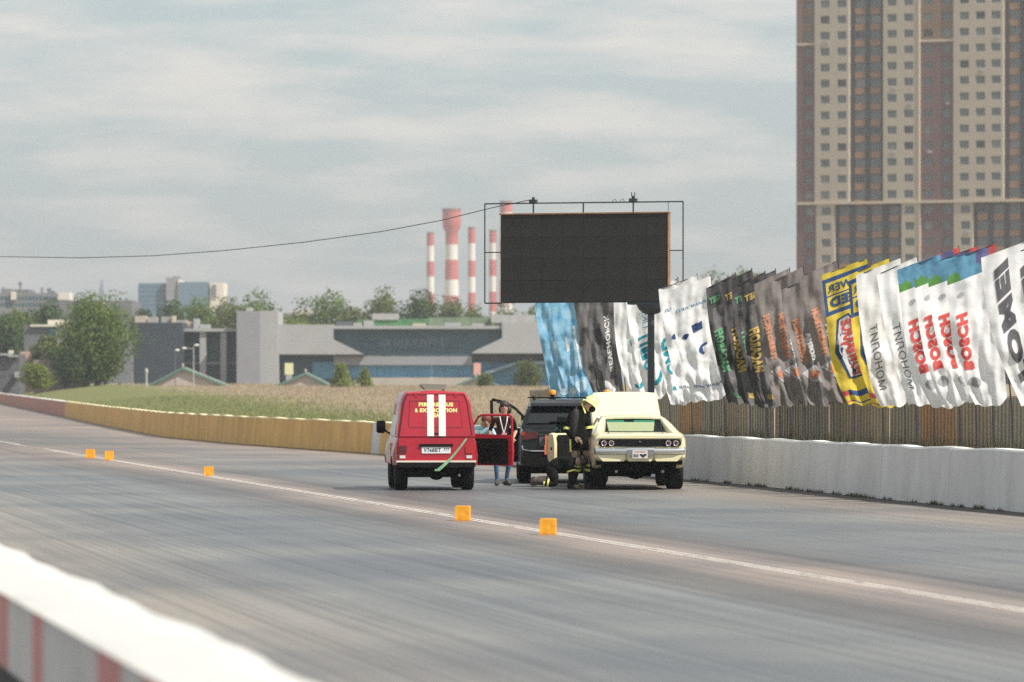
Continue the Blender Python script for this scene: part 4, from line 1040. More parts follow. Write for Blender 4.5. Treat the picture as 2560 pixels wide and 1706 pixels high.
for k, (u, lab) in enumerate(((2582, "white flag with slanted charcoal letters and a red mark at its foot"), (2648, "white flag with slanted charcoal letters cut by the right frame edge"), (2700, "white flag with slanted charcoal letters outside the right frame edge"))):
    Fg = flag(u, lab, C_wh, seed=nxt(), wid=.86, amp=.7, ztop=4.68); ftext(Fg, "TOMEI", .08, .88, .36, C_dp, .30, .07, slant=.25)
    fpoly(Fg, [(.55, .90), (.75, .86), (.95, .87), (.8, .91), (.9, .96), (.7, .95)], C_rd, "emblem")
# ------------------------------------------------------------------ vehicles
M_rb = mat("black_rubber", (.014, .014, .014), .9, spec=.15, var=.2, vs=8); M_bp = mat("black_plastic", (.009, .009, .009), .8, spec=.1, var=.2, vs=6); M_chr = mat("chrome", (.75, .75, .74), .18, metal=1.0)
M_und = mat("dark_underbody", (.006, .006, .006), .95, spec=.05); M_red = mat("red_van_paint", (.40, .012, .028), .28, var=.14, vs=1.5, coat=.5); M_wht = mat("white_reflective_tape", (.78, .76, .72), .6)
M_rim = mat("steel_rim", (.25, .25, .25), .45, metal=.6); M_cream = mat("cream_car_paint", (.77, .71, .45), .3, var=.03, vs=1, coat=.6); M_suv = mat("dark_graphite_paint", (.012, .015, .016), .3, coat=.35, spec=.3, var=.1, vs=2)
M_dgl = mat("dark_car_glass", (.012, .015, .016), .06, spec=.6); M_clr = mat("clear_glass", (.92, .95, .95), trans=1.0); M_tgl = mat("green_tinted_glass", (.50, .60, .53), trans=1.0); M_tband = mat("teal_glass_shade", (.05, .30, .27), trans=1.0)
M_plate = mat("plate_white", (.72, .73, .75), .45); M_ink = mat("plate_ink", (.02, .02, .025), .5); M_tl = mat("red_lamp_lens", (.42, .02, .015), .2, coat=.5); M_tld = mat("dark_red_lamp_lens", (.09, .012, .015), .2, coat=.5); M_wl = mat("white_lamp_lens", (.62, .62, .6), .2)
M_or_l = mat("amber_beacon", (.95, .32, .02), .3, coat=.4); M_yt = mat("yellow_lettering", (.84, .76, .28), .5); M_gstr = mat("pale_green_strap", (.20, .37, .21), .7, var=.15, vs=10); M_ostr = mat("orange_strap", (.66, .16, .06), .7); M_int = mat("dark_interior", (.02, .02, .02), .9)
def mirror(pts): return pts + [(-x, z) for x, z in reversed(pts)]
def loft_y(st, M=None):
    """stations (y, right half outline from bottom centre to top centre) -> closed body"""
    b = MB(); rings = []
    for y, h in st:
        full = [(x, z) for x, z in h] + [(-x, z) for x, z in reversed(h) if x > 1e-4]
        rings.append([(x, y, z) for x, z in full])
    return b.loft(rings)
def wheel(parent, x, y, r, w, rimr, mrim=M_rim, name="wheel", side=1, spin=None):
    e = bpy.data.objects.new(name, None); COL.objects.link(e); e.parent = parent; e.location = (x, y, r)
    prof = [(rimr, -w / 2 + .01), (r * .86, -w / 2), (r * .96, -w / 2 + .02), (r, -w / 2 + .045), (r, w / 2 - .045), (r * .96, w / 2 - .02), (r * .86, w / 2), (rimr, w / 2 - .01)]
    b = MB().lathe(prof, axis='x', n=28)
    for k in range(28):
        a = 2 * math.pi * k / 28
        M_ = Matrix.Rotation(a, 4, 'X'); b.box(-w / 2 + .05, w / 2 - .05, -.014, .014, r - .004, r + .008, M_)
    b.build("tyre", M_rb, e, smooth=40)
    b = MB().lathe([(0, side * w * .30), (rimr * .3, side * w * .34), (rimr * .55, side * w * .22), (rimr * .9, side * w * .26), (rimr * 1.0, side * w * .46), (rimr, -side * w * .45)], axis='x', n=20)
    for k in range(5):
        b.lathe([(0, side * w * .37), (.012, side * w * .37), (.012, side * w * .28)], (0, rimr * .4 * math.cos(k * 1.257), rimr * .4 * math.sin(k * 1.257)), 'x', 6)
    b.build("rim", mrim, e, smooth=40)
    return e
def arch(y, zb, wheels, r):
    z = zb
    for c in wheels:
        q = r * r - (y - c) ** 2
        if q > 0: z = max(z, math.sqrt(q) * 1.0 + .28)
    return z
def lerp(tab, y):
    for (a, p), (b_, q) in zip(tab, tab[1:]):
        if y <= b_:
            f = (y - a) / (b_ - a); return p + (q - p) * f
    return tab[-1][1]

# ---- red fire van
van = thing("fire_rescue_van", "red high-roofed off-road fire rescue van with two white stripes and its right door open", 'van', ((1090 - 1280) * 90.9 / F, 90.9, 0), R(5))
van.scale = (1, 1, .975)
def vb(y):   # lower body
    zb_ = arch(y, .50, (.62, 2.82), .40)
    hw = lerp([(0, .775), (.1, .80), (3.0, .80), (3.45, .74), (3.6, .68)], y); zt_ = lerp([(0, 1.07), (.05, 1.10), (2.3, 1.12), (2.55, 1.10), (3.5, .98), (3.6, .9)], y)
    fl = .04 if any(abs(y - c) < .5 for c in (.62, 2.82)) else 0
    return [(0, zb_), (hw * .9, zb_), (hw + fl, zb_ + .02), (hw + fl, max(zb_ + .03, .72)), (hw + .02, .86), (hw, .98), (hw - .035, zt_ - .02), (hw - .08, zt_), (0, zt_ + .01)]
ys_ = sorted(set([0, .05, .1] + [i * .08 for i in range(2, 46)] + [3.6]))
loft_y([(y, vb(y)) for y in ys_]).build("body", M_red, van, smooth=35)
def kung(y, sh=0):
    a = lerp([(0, .0), (.12, .01), (1.85, .01)], y); w0, w1, w2 = .785 - a * 0, .69, .60
    return [(0, 1.09), (w0 - .02, 1.09), (w0, 1.10), (.755, 1.35), (w1 + .01, 1.75), (w2 + .03, 1.94), (w2 - .03, 1.995), (0, 2.03)]
k0 = [(0, 1.09), (.77, 1.09), (.78, 1.10), (.745, 1.35), (.68, 1.74), (.60, 1.92), (.56, 1.97), (0, 1.985)]
def sc_(h, y0, dz=0):   # rear face leans forward going up
    return [(x, y0 + (z - 1.09) * .10, z) for x, z in h]
rings = []
for y, h in ((0.0, k0), (.05, kung(.05)), (1.0, kung(1)), (1.95, kung(1.95)), (2.0, k0)):
    f = h + [(-x, z) for x, z in reversed(h) if x > 1e-4]
    rings.append([(x, y + ((z - 1.09) * .10 if y < .06 else 0), z) for x, z in f])
MB().loft(rings).build("rear_canopy", M_red, van, smooth=35)
cab = lambda y: [(0, 1.10), (.74, 1.10), (.73, 1.2), (.60, 1.55), (.54, 1.60), (0, 1.62)]
rings = []
for y, zt_, fw in ((1.95, 1.62, 1), (2.3, 1.62, 1), (2.42, 1.60, 1), (2.62, 1.35, .5), (2.85, 1.11, .0)):
    h = [(0, 1.095), (.745, 1.095), (.735, 1.11 + .09 * fw), (.735 - .125 * (zt_ - 1.11) / .5, max(1.12, zt_ - .06)), (.70 - .16 * (zt_ - 1.11) / .5, zt_), (0, zt_ + .015)]
    f = h + [(-x, z) for x, z in reversed(h) if x > 1e-4]; rings.append([(x, y, z) for x, z in f])
b = MB().loft(rings); b.build("cab", M_red, van, smooth=35)
b = MB(); b.add([(-.60, 2.47, 1.56), (.60, 2.47, 1.56), (.67, 2.82, 1.16), (-.67, 2.82, 1.16)], [(0, 1, 2, 3)]); b.build("windscreen", M_dgl, van)
for s in (-1, 1):
    b = MB(); b.add([(s * .765, 1.99, 1.17), (s * .765, 2.68, 1.17), (s * .655, 2.42, 1.53), (s * .645, 1.99, 1.55)], [(0, 1, 2, 3)]); b.build("side_window", M_dgl, van)
kx = lambda z: .10 * (z - 1.09)   # lean of the tailgate face
def onrear(x, z, off=.012): return (x, kx(z) - off, z)
# tailgate panel, slightly proud with shut lines
b = MB(); o_ = [(-.72, 1.10), (.70, 1.10), (.60, 1.78), (.545, 1.93), (-.565, 1.93), (-.62, 1.78)]
b.add([onrear(x, z, .022) for x, z in o_] + [onrear(x, z, -.01) for x, z in o_], [tuple(range(6))] + [(i, (i + 1) % 6, (i + 1) % 6 + 6, i + 6) for i in range(6)]); b.build("tailgate", M_red, van)
for pts_ in ([(-.735, 1.12), (-.64, 1.78), (-.585, 1.935)], [(.715, 1.12), (.62, 1.78), (.565, 1.935)], [(-.585, 1.945), (.565, 1.945)], [(-.54, 1.30), (-.52, 1.82), (.46, 1.82), (.52, 1.28), (-.54, 1.28)]):
    b = MB(); b.tube([onrear(x, z, .0235 if len(pts_) > 3 else .012) for x, z in pts_], .006 if len(pts_) > 3 else .009, 5); b.build("seam", mat("dark_red_seam", (.13, .008, .012), .7), van)
for x0, x1 in ((-.175, -.04), (.055, .193)):
    b = MB(); b.add([onrear(x, z, .030) for x, z in ((x0, 1.105), (x1, 1.105), (x1, 1.945), (x0, 1.945))], [(0, 1, 2, 3)]); b.build("white_stripe", M_wht, van)
for s, x, z, w_ in (("FIRE", -.22, 1.745, .24), ("RESCUE", .14, 1.745, .41), ("&", -.385, 1.628, .06), ("EXTRICATION", .05, 1.628, .74), ("TEAM", .01, 1.525, .26)):
    text_part(s, "lettering", M_yt, van, onrear(x, z, .0265), .083, w_, up=Vector((0, .1, 1)).normalized(), bold=.06)
MB().box(-.05, .06, -.02, .0, 1.135, 1.17).build("handle", M_bp, van); MB().box(-.13, .13, -.035, -.012, 1.075, 1.088).build("latch", M_bp, van)
for x in (-.40, .39): MB().box(x - .025, x + .03, .05, .085, 1.90, 1.97).build("hinge", M_red, van)
# lower rear panel
MB().bbox(-.74, .74, -.03, .01, .60, 1.075, .02).build("rear_panel", M_red, van)
MB().box(-.33, .33, -.062, -.031, .895, .945).build("plate_lamp_housing", M_bp, van)
pl = MB().bbox(-.285, .285, -.045, -.031, .755, .885, .008).build("licence_plate", M_plate, van)
text_part("У768ВТ", "lettering", M_ink, pl, (-.075, -.048, .822), .080, .34, bold=.02); text_part("777", "lettering", M_ink, pl, (.205, -.048, .833), .058, .115, bold=.01)
MB().box(-.79, .79, -.075, -.032, .575, .61).build("chrome_strip", mat("pale_bumper_strip", (.70, .66, .56), .4), van)
MB().bbox(-.78, .78, -.07, .0, .47, .574, .02).build("bumper", M_bp, van)
for s in (-1, 1):
    MB().bbox(s * .655 - .07, s * .655 + .07, -.05, -.031, .76, .91, .01).build("tail_light", M_tld if s < 0 else M_tl, van); MB().box(s * .66 - .06, s * .66 + .05, -.049, -.031, .655, .715).build("reversing_light", M_wl, van)
# undercarriage
b = MB(); b.box(-.60, .60, .05, 3.4, .27, .52); b.box(-.62, .62, .57, .68, .27, .36); b.sphere((.05, .62, .33), .13, sc=(1.2, 1, 1)); b.box(-.5, -.25, 1.1, 1.8, .3, .36); b.box(.1, .52, .12, .5, .30, .37); b.build("undercarriage", M_und, van)
MB().tube([(.45, .3, .33), (.46, -.04, .31)], .025, 8).build("exhaust", M_rim, van)
for x, y, s in ((-.66, .62, -1), (.66, .62, 1), (-.64, 2.82, -1), (.64, 2.82, 1)): wheel(van, x, y, .355, .25, .2, side=s)
# roof hatch
b = MB(); b.prism_y([(-.20, 2.05), (.19, 2.05), (.23, 2.15), (-.25, 2.165), (-.28, 2.14)], .25, .8); b.build("roof_hatch", mat("grey_green_hatch", (.20, .21, .17), .6), van)
MB().box(.15, .19, .3, .7, 2.01, 2.049).build("hatch_mount", M_red, van)
# left side livery and mirror
b = MB(); 
b.add([(-.795, .35, 1.12), (-.795, 1.9, 1.12), (-.70, 1.9, 1.72), (-.70, .35, 1.72)], [(0, 1, 2, 3)]); b.build("white_side_panel", M_wht, van)
for y0, m in ((.98, M_yt), (1.3, M_wht), (1.62, M_yt), (1.94, M_wht)):
    MB().add([(-.852, y0, .56), (-.852, y0 + .2, .56), (-.835, y0 + .42, .96), (-.835, y0 + .2, .96)], [(0, 1, 2, 3)]).build("slanted_stripe", m, van)
MB().tube([(-.76, 2.45, 1.13), (-.82, 2.4, 1.16), (-.88, 2.38, 1.22)], .02, 6).build("mirror_arm", M_bp, van); MB().bbox(-1.04, -.86, 2.33, 2.42, 1.14, 1.40, .03).build("mirror", M_bp, van, smooth=30)
# open front right door
dr = bpy.data.objects.new("door", None); COL.objects.link(dr); dr.parent = van; dr.location = (.80, 2.42, 0); dr.rotation_euler = (0, 0, R(-30))
o_ = [(0, .47), (1.0, .47), (1.02, .75), (1.0, 1.10), (.98, 1.50), (.93, 1.535), (.32, 1.535), (.24, 1.50), (0, 1.13)]
i_ = [(.06, 1.12), (.90, 1.12), (.92, 1.30), (.90, 1.485), (.35, 1.485), (.28, 1.46), (.08, 1.19)]
b = MB(); b.prism_y([(x, z) for x, z in o_ if z <= 1.13], -.0, .09)
for a, c in ((o_[8], o_[7]), (o_[7], o_[6]), (o_[6], o_[5]), (o_[5], o_[4]), (o_[4], o_[3])): b.tube([(a[0], .045, a[1] - .02), (c[0], .045, c[1] - .02)], .026, 6)
b.build("door_shell", M_red, dr)
b = MB(); b.bbox(.015, .93, -.03, -.001, .50, 1.03, .03); b.box(.35, .75, -.075, -.03, .80, .84); b.lathe([(.02, -.05), (.02, -.03)], (.2, 0, .95), 'y', 8); b.build("door_trim", M_bp, dr)
MB().box(.20, .24, -.032, -.0301, .94, .965).build("door_handle", M_rim, dr)
MB().add([(x, .05, z) for x, z in i_], [tuple(range(len(i_)))]).build("door_glass", M_clr, dr)
MB().add([(.806, 1.46, .6), (.806, 2.38, .6), (.765, 2.38, 1.09), (.765, 1.46, 1.09)], [(0, 1, 2, 3)]).build("doorway_dark_sheet", M_int, van)  # flat dark sheet painted as the shade inside the doorway
# green strap hanging out of the tailgate
b = MB(); c0, c1 = Vector((.60, -.09, 1.06)), Vector((.03, -.14, .415)); n = 10; L1 = []
for i in range(n + 1):
    p = c0.lerp(c1, i / n); p.z -= .05 * math.sin(math.pi * i / n); w_ = .012 + .014 * (i / n); L1.append([(p.x - w_, p.y, p.z + w_ * .8), (p.x + w_, p.y - .01 * math.sin(i), p.z - w_ * .8)])
b.loft(L1, closed=False, cap=False); b.box(-.035, .03, -.15, -.13, .40, .44); o = b.build("strap", M_gstr, van)

# ---- dark SUV
suv = thing("dark_suv", "dark graphite SUV with an orange roof beacon, half hidden behind the standing firefighter", 'car', ((1410 - 1280) * 96.9 / F, 96.9, 0), R(.6))
def sb_(y):
    zb_ = arch(y, .36, (.98, 3.85), .44); hw = lerp([(0, .86), (.08, .92), (.4, .955), (4.2, .955), (4.6, .86), (4.75, .7)], y); zt_ = lerp([(0, 1.10), (.1, 1.17), (1.0, 1.2), (3.6, 1.16), (4.5, 1.0), (4.75, .8)], y)
    return [(0, zb_), (hw * .9, zb_), (hw, zb_ + .04), (hw + .01, max(zb_ + .06, .66)), (hw, .95), (hw - .05, zt_ - .06), (hw - .09, zt_), (0, zt_ + .02)]
loft_y([(y, sb_(y)) for y in sorted(set([0, .04, .08] + [i * .1 for i in range(1, 48)] + [4.75]))]).build("body", M_suv, suv, smooth=40)
rings = []
for y, zt_, w_ in ((.12, 1.22, .86), (.42, 1.66, .70), (.6, 1.74, .66), (1.8, 1.78, .67), (2.6, 1.74, .65), (3.0, 1.6, .66), (3.65, 1.2, .78)):
    h = [(0, 1.15), (.88, 1.15), (.88, 1.18), (w_ + .05, max(1.19, zt_ - .10)), (w_, max(1.2, zt_ - .02)), (0, zt_ + .01)]
    f = h + [(-x, z) for x, z in reversed(h) if x > 1e-4]; rings.append([(x, y, z) for x, z in f])
MB().loft(rings).build("greenhouse", M_suv, suv, smooth=40)
b = MB(); q = [(-.79, .15, 1.27), (.79, .15, 1.27), (.665, .40, 1.63), (-.665, .40, 1.63)]; b.add([(x, y - .035, z + .01) for x, y, z in q], [(0, 1, 2, 3)]); b.build("rear_window", M_dgl, suv)
MB().box(-.30, .25, .10, .13, 1.30, 1.315).build("wiper", M_bp, suv)
b = MB(); b.prism_x([(.20, 1.64), (.24, 1.70), (.62, 1.765), (.62, 1.72), (.4, 1.66)], -.70, .70); b.build("spoiler", M_suv, suv)
for s in (-1, 1):
    b = MB(); b.add([(s * .895, .55, 1.22), (s * .895, 3.3, 1.20), (s * .735, 2.75, 1.62), (s * .73, .75, 1.64)], [(0, 1, 2, 3)]); b.build("side_window", M_dgl, suv)
    MB().tube([(s * .60, .7, 1.76), (s * .62, .8, 1.83), (s * .62, 2.3, 1.84), (s * .60, 2.4, 1.78)], .018, 6).build("roof_rail", M_bp, suv)
    b = MB(); b.prism_y([(s * .90, .93), (s * .90, 1.08), (s * .84, 1.11), (s * .55, 1.09), (s * .55, .97), (s * .8, .93)], -.03, .1); b.build("tail_light", M_tld, suv)
    MB().lathe([(.0, -.05), (.04, -.05), (.04, -.03)], (s * .86, 0, 1.055), 'y', 10).build("lamp_highlight", M_tl, suv)
b = MB(); b.bbox(-.52, .46, -.028, -.001, .80, 1.02, .02); b.build("plate_recess", mat("grey_tailgate_recess", (.10, .105, .105), .5), suv)
MB().bbox(-.26, .26, -.042, -.029, .86, .97, .005).build("licence_plate", M_plate, suv)
MB().box(-.55, .50, -.045, -.001, 1.03, 1.05).build("chrome_strip", mat("brushed_strip", (.2, .2, .2), .3, metal=1), suv)
MB().tube([(-.88, -.02, .80), (-.86, -.06, .72), (-.7, -.09, .695), (.7, -.09, .695), (.86, -.06, .72), (.88, -.02, .80)], .016, 6).build("chrome_strip", M_chr, suv)
MB().bbox(-.90, .90, -.085, .1, .40, .68, .06).build("bumper", M_bp, suv)
b = MB(); b.box(-.03, .03, -.105, -.046, .69, 1.02); b.box(-.045, .045, -.112, -.09, .62, .82); o = b.build("orange_strap", M_ostr, suv); o.location = (-.37, 0, 0)
b = MB(); b.box(-.75, .75, .1, 4.4, .24, .42); b.box(-.7, .7, .9, 1.05, .2, .3); b.build("undercarriage", M_und, suv)
for x, y, s in ((-.82, .98, -1), (.82, .98, 1), (-.82, 3.85, -1), (.82, 3.85, 1)): wheel(suv, x, y, .375, .27, .25, side=s)
for x, lab in ((-.235, 0), (.93, 1)):
    pass
def beacon(x, y, z, lab, parent=None):
    t = thing("amber_beacon", lab, 'beacon light', (x, y, z), 0, "amber rotating beacons")
    MB().lathe([(.075, 0), (.075, .015), (.04, .03), (.035, .075), (.07, .085), (.07, .10)], n=14).build("beacon_foot", M_bp, t, smooth=35)
    MB().lathe([(.068, .101), (.072, .12), (.07, .185), (.06, .2), (0, .205)], n=16).build("beacon_lens", M_or_l, t, smooth=35)
    return t
Yb = 98.32; beacon((1381 - 1280) * Yb / F, Yb, 1.775, "amber beacon on the left of the dark SUV's roof")
# open left door of the SUV
dr = bpy.data.objects.new("door", None); COL.objects.link(dr); dr.parent = suv; dr.location = (-.80, 2.6, 0); dr.rotation_euler = (0, 0, R(52)); dr.scale = (1.08, 1, 1)
b = MB(); b.prism_y([(0, .42), (-.98, .42), (-1.02, .8), (-1.0, 1.17), (0, 1.15)], 0, .10); b.build("door_shell", M_suv, dr)
b = MB(); b.tube([(.04, .05, 1.16), (-.01, .05, 1.42), (-.25, .05, 1.58), (-.55, .05, 1.70), (-.98, .05, 1.77), (-1.02, .05, 1.75), (-1.0, .05, 1.17)], .032, 6); b.build("window_frame", M_bp, dr)
b = MB(); b.tube([(-.05, .0, 1.39), (-.26, .0, 1.535), (-.56, .0, 1.655), (-.93, .0, 1.72), (-.965, 0, 1.66)], .014, 6); b.build("chrome_strip", M_chr, dr)
MB().add([(-.0, .06, 1.17), (-.03, .06, 1.40), (-.27, .06, 1.56), (-.55, .06, 1.68), (-.96, .06, 1.74), (-.98, .06, 1.17)], [(0, 1, 2, 3, 4, 5)]).build("door_glass", M_clr, dr)

# ---- cream muscle car
car = thing("cream_coupe", "cream vintage muscle coupe with raised bonnet and open left door", 'car', ((1599.5 - 1280) * 91.2 / F, 91.2, 0), R(2.6))
zt_tab = [(0, 1.085), (.06, 1.115), (.5, 1.13), (1.7, 1.125), (2.2, 1.06), (3.4, 1.03), (3.5, 1.0), (5.0, .93), (5.1, .85)]
def cb_(y):
    zb_ = arch(y, .42, (1.12, 4.12), .43); zb_ = max(zb_, lerp([(0, .62), (.25, .55), (.6, .42), (5.1, .42)], y))
    hw = lerp([(0, .86), (.05, .90), (.3, .945), (1.2, .965), (2.4, .93), (4.0, .95), (4.9, .90), (5.1, .84)], y); zt_ = lerp(zt_tab, y)
    return [(0, zb_), (hw * .88, zb_), (hw - .05, zb_ + .02), (hw - .01, max(zb_ + .04, .64)), (hw, .84), (hw - .01, zt_ - .12), (hw - .05, zt_ - .04), (hw - .12, zt_ - .005), (hw * .6, zt_), (0, zt_ + .012)]
loft_y([(y, cb_(y)) for y in sorted(set([0, .03, .06] + [i * .08 for i in range(1, 64)] + [5.1]))]).build("body", M_cream, car, smooth=45)
# roof and sail panels (flying buttresses) as open shells so that one looks through the cabin
roof = []
for y, w_, z, dz in ((1.95, .585, 1.425, .0), (2.1, .60, 1.455, .0), (2.5, .61, 1.475, 0), (3.0, .60, 1.455, 0), (3.15, .585, 1.43, 0)):
    o_ = [(w_ + .045, y, z - .10), (w_ + .035, y, z - .05), (w_, y, z - .01), (w_ * .6, y, z + .012), (0, y, z + .018)]
    top = o_ + [(-a, b_, c) for a, b_, c in reversed(o_[:-1])]
    bot = [(a, b_, c - .035) for a, b_, c in reversed(top)]
    roof.append(top + bot)
MB().loft(roof).build("roof", M_cream, car, smooth=50)
for s in (-1, 1):
    b = MB(); rings = []
    for y, xo, zo, xi, zi in ((.62, .83, 1.135, .70, 1.125), (1.0, .82, 1.20, .66, 1.19), (1.4, .77, 1.30, .60, 1.29), (1.75, .70, 1.385, .56, 1.38), (2.02, .635, 1.44, .55, 1.435)):
        rings.append([(s * (xo + .09), y, 1.10), (s * xo, y, zo - .03), (s * (xo - .03), y, zo), (s * (xi + .02), y, zi), (s * xi, y, zi - .03), (s * (xi - .02), y, 1.10)])
    b.loft(rings); b.build("rear_pillar", M_cream, car, smooth=45)
    MB().tube([(s * .82, 3.75, 1.04), (s * .62, 3.12, 1.43)], .03, 6).build("windscreen_pillar", M_cream, car, smooth=60)
    MB().tube([(s * .64, 3.1, 1.40), (s * .655, 2.0, 1.40)], .022, 6).build("roof_rail", M_chr, car, smooth=60)
MB().add([(-.66, 1.18, 1.135), (.66, 1.18, 1.135), (.58, 1.82, 1.331), (-.58, 1.82, 1.331)], [(0, 1, 2, 3)]).build("rear_window", M_tgl, car)
MB().add([(-.58, 1.821, 1.332), (.58, 1.821, 1.332), (.55, 1.99, 1.415), (-.55, 1.99, 1.415)], [(0, 1, 2, 3)]).build("rear_window_shade", M_tband, car)
MB().add([(.56, 1.45, 1.235), (.605, 1.42, 1.215), (.555, 1.93, 1.37), (.50, 1.93, 1.367)], [(0, 1, 2, 3)]).build("rear_window_shade", M_tband, car)
MB().tube([(-.665, 1.16, 1.132), (.665, 1.16, 1.132), (.565, 1.98, 1.40)], .010, 5).build("window_trim", M_chr, car)
MB().tube([(-.665, 1.16, 1.132), (-.565, 1.98, 1.40)], .010, 5).build("window_trim", M_chr, car)
MB().add([(-.78, 3.74, 1.04), (.78, 3.74, 1.04), (.60, 3.15, 1.42), (-.60, 3.15, 1.42)], [(0, 1, 2, 3)]).build("windscreen", M_clr, car)
# dark trim inside the cabin
for s in (-1, 1):
    MB().prism_x([(1.05, 1.12), (1.9, 1.36), (2.1, 1.41), (3.1, 1.40), (3.5, 1.1)], s * .535, s * .548).build("side_trim", M_int, car)
MB().prism_x([(2.0, 1.395), (3.1, 1.39), (3.1, 1.375), (1.97, 1.372)], -.534, .534).build("headliner", M_int, car)
MB().box(-.53, .53, 1.3, 2.0, 1.142, 1.15).build("parcel_shelf", M_int, car)
# interior: tops of the front seats, mirror
b = MB()
for x in (-.36, .36): b.bbox(x - .2, x + .2, 2.3, 2.42, 1.0, 1.13, .05)
b.build("seat", mat("dark_seat", (.05, .04, .035), .6), car, smooth=40)
MB().box(-.10, .10, 3.0, 3.02, 1.33, 1.38).build("rear_view_mirror", M_bp, car)
# raised bonnet with its opening
hd = bpy.data.objects.new("bonnet", None); COL.objects.link(hd); hd.parent = car; hd.location = (0, 3.55, 1.06); hd.rotation_euler = (R(40), 0, 0)
rings = []
for y, w_ in ((0, .70), (.05, .72), (.7, .72), (1.22, .69), (1.30, .66)):
    o_ = [(-w_, y, 0), (-w_ + .03, y, .035), (-w_ * .5, y, .055), (0, y, .06), (w_ * .5, y, .055), (w_ - .03, y, .035), (w_, y, 0)]
    rings.append(o_ + [(a, b_, c - .03) for a, b_, c in reversed(o_)])
MB().loft(rings).build("bonnet_panel", M_cream, hd, smooth=45)
b = MB(); b.bbox(-.62, .62, 3.66, 4.75, 1.035, 1.05, .005); b.build("engine_bay_dark_panel", M_und, car)  # flat dark panel painted as the shade of the open bay
b = MB(); b.box(-.3, .3, 3.9, 4.5, 1.05, 1.12); b.lathe([(.2, 1.12), (.21, 1.14), (.21, 1.19), (.18, 1.2), (0, 1.2)], (0, 4.15, 0), n=20); b.build("engine", M_rim, car)
# tail panel
b = MB(); b.bbox(-.82, .82, -.022, -.001, .862, 1.012, .045); b.build("tail_panel", M_bp, car)
b = MB(); b.prism_y([(-.88, 1.03), (.88, 1.03), (.86, 1.075), (0, 1.09), (-.86, 1.075)], -.03, .0); b.build("deck_lip", M_cream, car)
for x in (-.715, -.565, .565, .715):
    e = bpy.data.objects.new("tail_light", None); COL.objects.link(e); e.parent = car; e.location = (x, -.023, .935)
    MB().lathe([(.054, -.0), (.062, -.02), (.057, -.03), (.051, -.024)], axis='y', n=20).build("chrome_ring", M_chr, e, smooth=40); MB().lathe([(.05, 0), (.047, -.022), (.0, -.032)], axis='y', n=18).build("lens", M_tld, e, smooth=50)
MB().lathe([(.0, -.03), (.012, -.03), (.014, -.0)], (0, -.02, .965), 'y', 10).build("trunk_lock", M_chr, car)
# bumper: dips towards the middle
b = MB(); rings = []
for x, z, y in ((-.90, .80, .05), (-.88, .79, -.05), (-.72, .785, -.085), (-.30, .785, -.10), (-.24, .80, -.10), (.24, .80, -.10), (.30, .785, -.10), (.72, .785, -.085), (.88, .79, -.05), (.90, .80, .05)):
    rings.append([(x, y + .035 - .062 * math.cos(a_), z - .008 + .066 * math.sin(a_)) for a_ in [R(-100 + 20 * q_) for q_ in range(11)]] + [(x, y + .07, z + .05), (x, y + .07, z - .07)])
b.loft(rings); b.build("bumper", M_chr, car, smooth=60)
for x0, x1 in ((-.86, -.285), (-.26, .26), (.285, .86)):
    e_ = .05; l, r_ = (x0 + (.1 if x0 < -.5 else .02)), (x1 - (.1 if x1 > .5 else .02))
    MB().prism_y([(l + .02, .575), (r_ - .02, .575), (r_, .60), (x1, .705), (x0, .705), (l, .60)], -.06, .02).build("valance", M_cream, car)
MB().box(-.27, .27, -.135, -.121, .69, .80).build("plate_bracket", mat("worn_chrome", (.4, .4, .38), .35, metal=1), car)
pl = MB().bbox(-.155, .145, -.150, -.137, .635, .795, .008).build("licence_plate", mat("off_white_plate", (.66, .62, .62), .5), car)
text_part("CALIFORNIA", "lettering", mat("faded_red_ink", (.40, .12, .14), .5), pl, (-.005, -.153, .765), .028, .24); text_part("BE", "lettering", M_ink, pl, (-.085, -.153, .69), .062, .10)
hp = [(0, -.05), (.03, -.015), (.055, .01), (.055, .03), (.035, .04), (.012, .035), (0, .02), (-.012, .035), (-.035, .04), (-.055, .03), (-.055, .01), (-.03, -.015)]
MB().add([(.055 + a * 1.25, -.153, .688 + c * .9) for a, c in hp], [tuple(range(12))]).build("heart_symbol", M_ink, pl)
# underbody
b = MB(); b.box(-.74, .74, .25, 4.6, .36, .60); b.box(-.62, .62, 1.05, 1.2, .3, .42); b.prism_y([(-.12, .22), (.10, .22), (.18, .34), (-.2, .34)], .85, 1.2); b.box(-.52, .52, .3, .9, .33, .62); b.sphere((0, 1.12, .34), .15); b.box(-.5, .5, 3.6, 4.4, .2, .36); b.build("undercarriage", M_und, car)
MB().box(-.86, .86, .14, .24, .50, .62).build("rear_crossmember", M_und, car)
for x in (-.42, .42): MB().tube([(x, .9, .35), (x * 1.1, .05, .37)], .032, 8).build("exhaust", M_rim, car)
M_cr2 = mat("bright_rim", (.6, .6, .6), .25, metal=1)
for x, y, s in ((-.77, 1.12, -1), (.77, 1.12, 1)): wheel(car, x, y, .365, .33, .21, M_cr2, side=s)
for x, y, s in ((-.75, 4.12, -1), (.75, 4.12, 1)): wheel(car, x, y, .34, .22, .2, M_cr2, side=s)
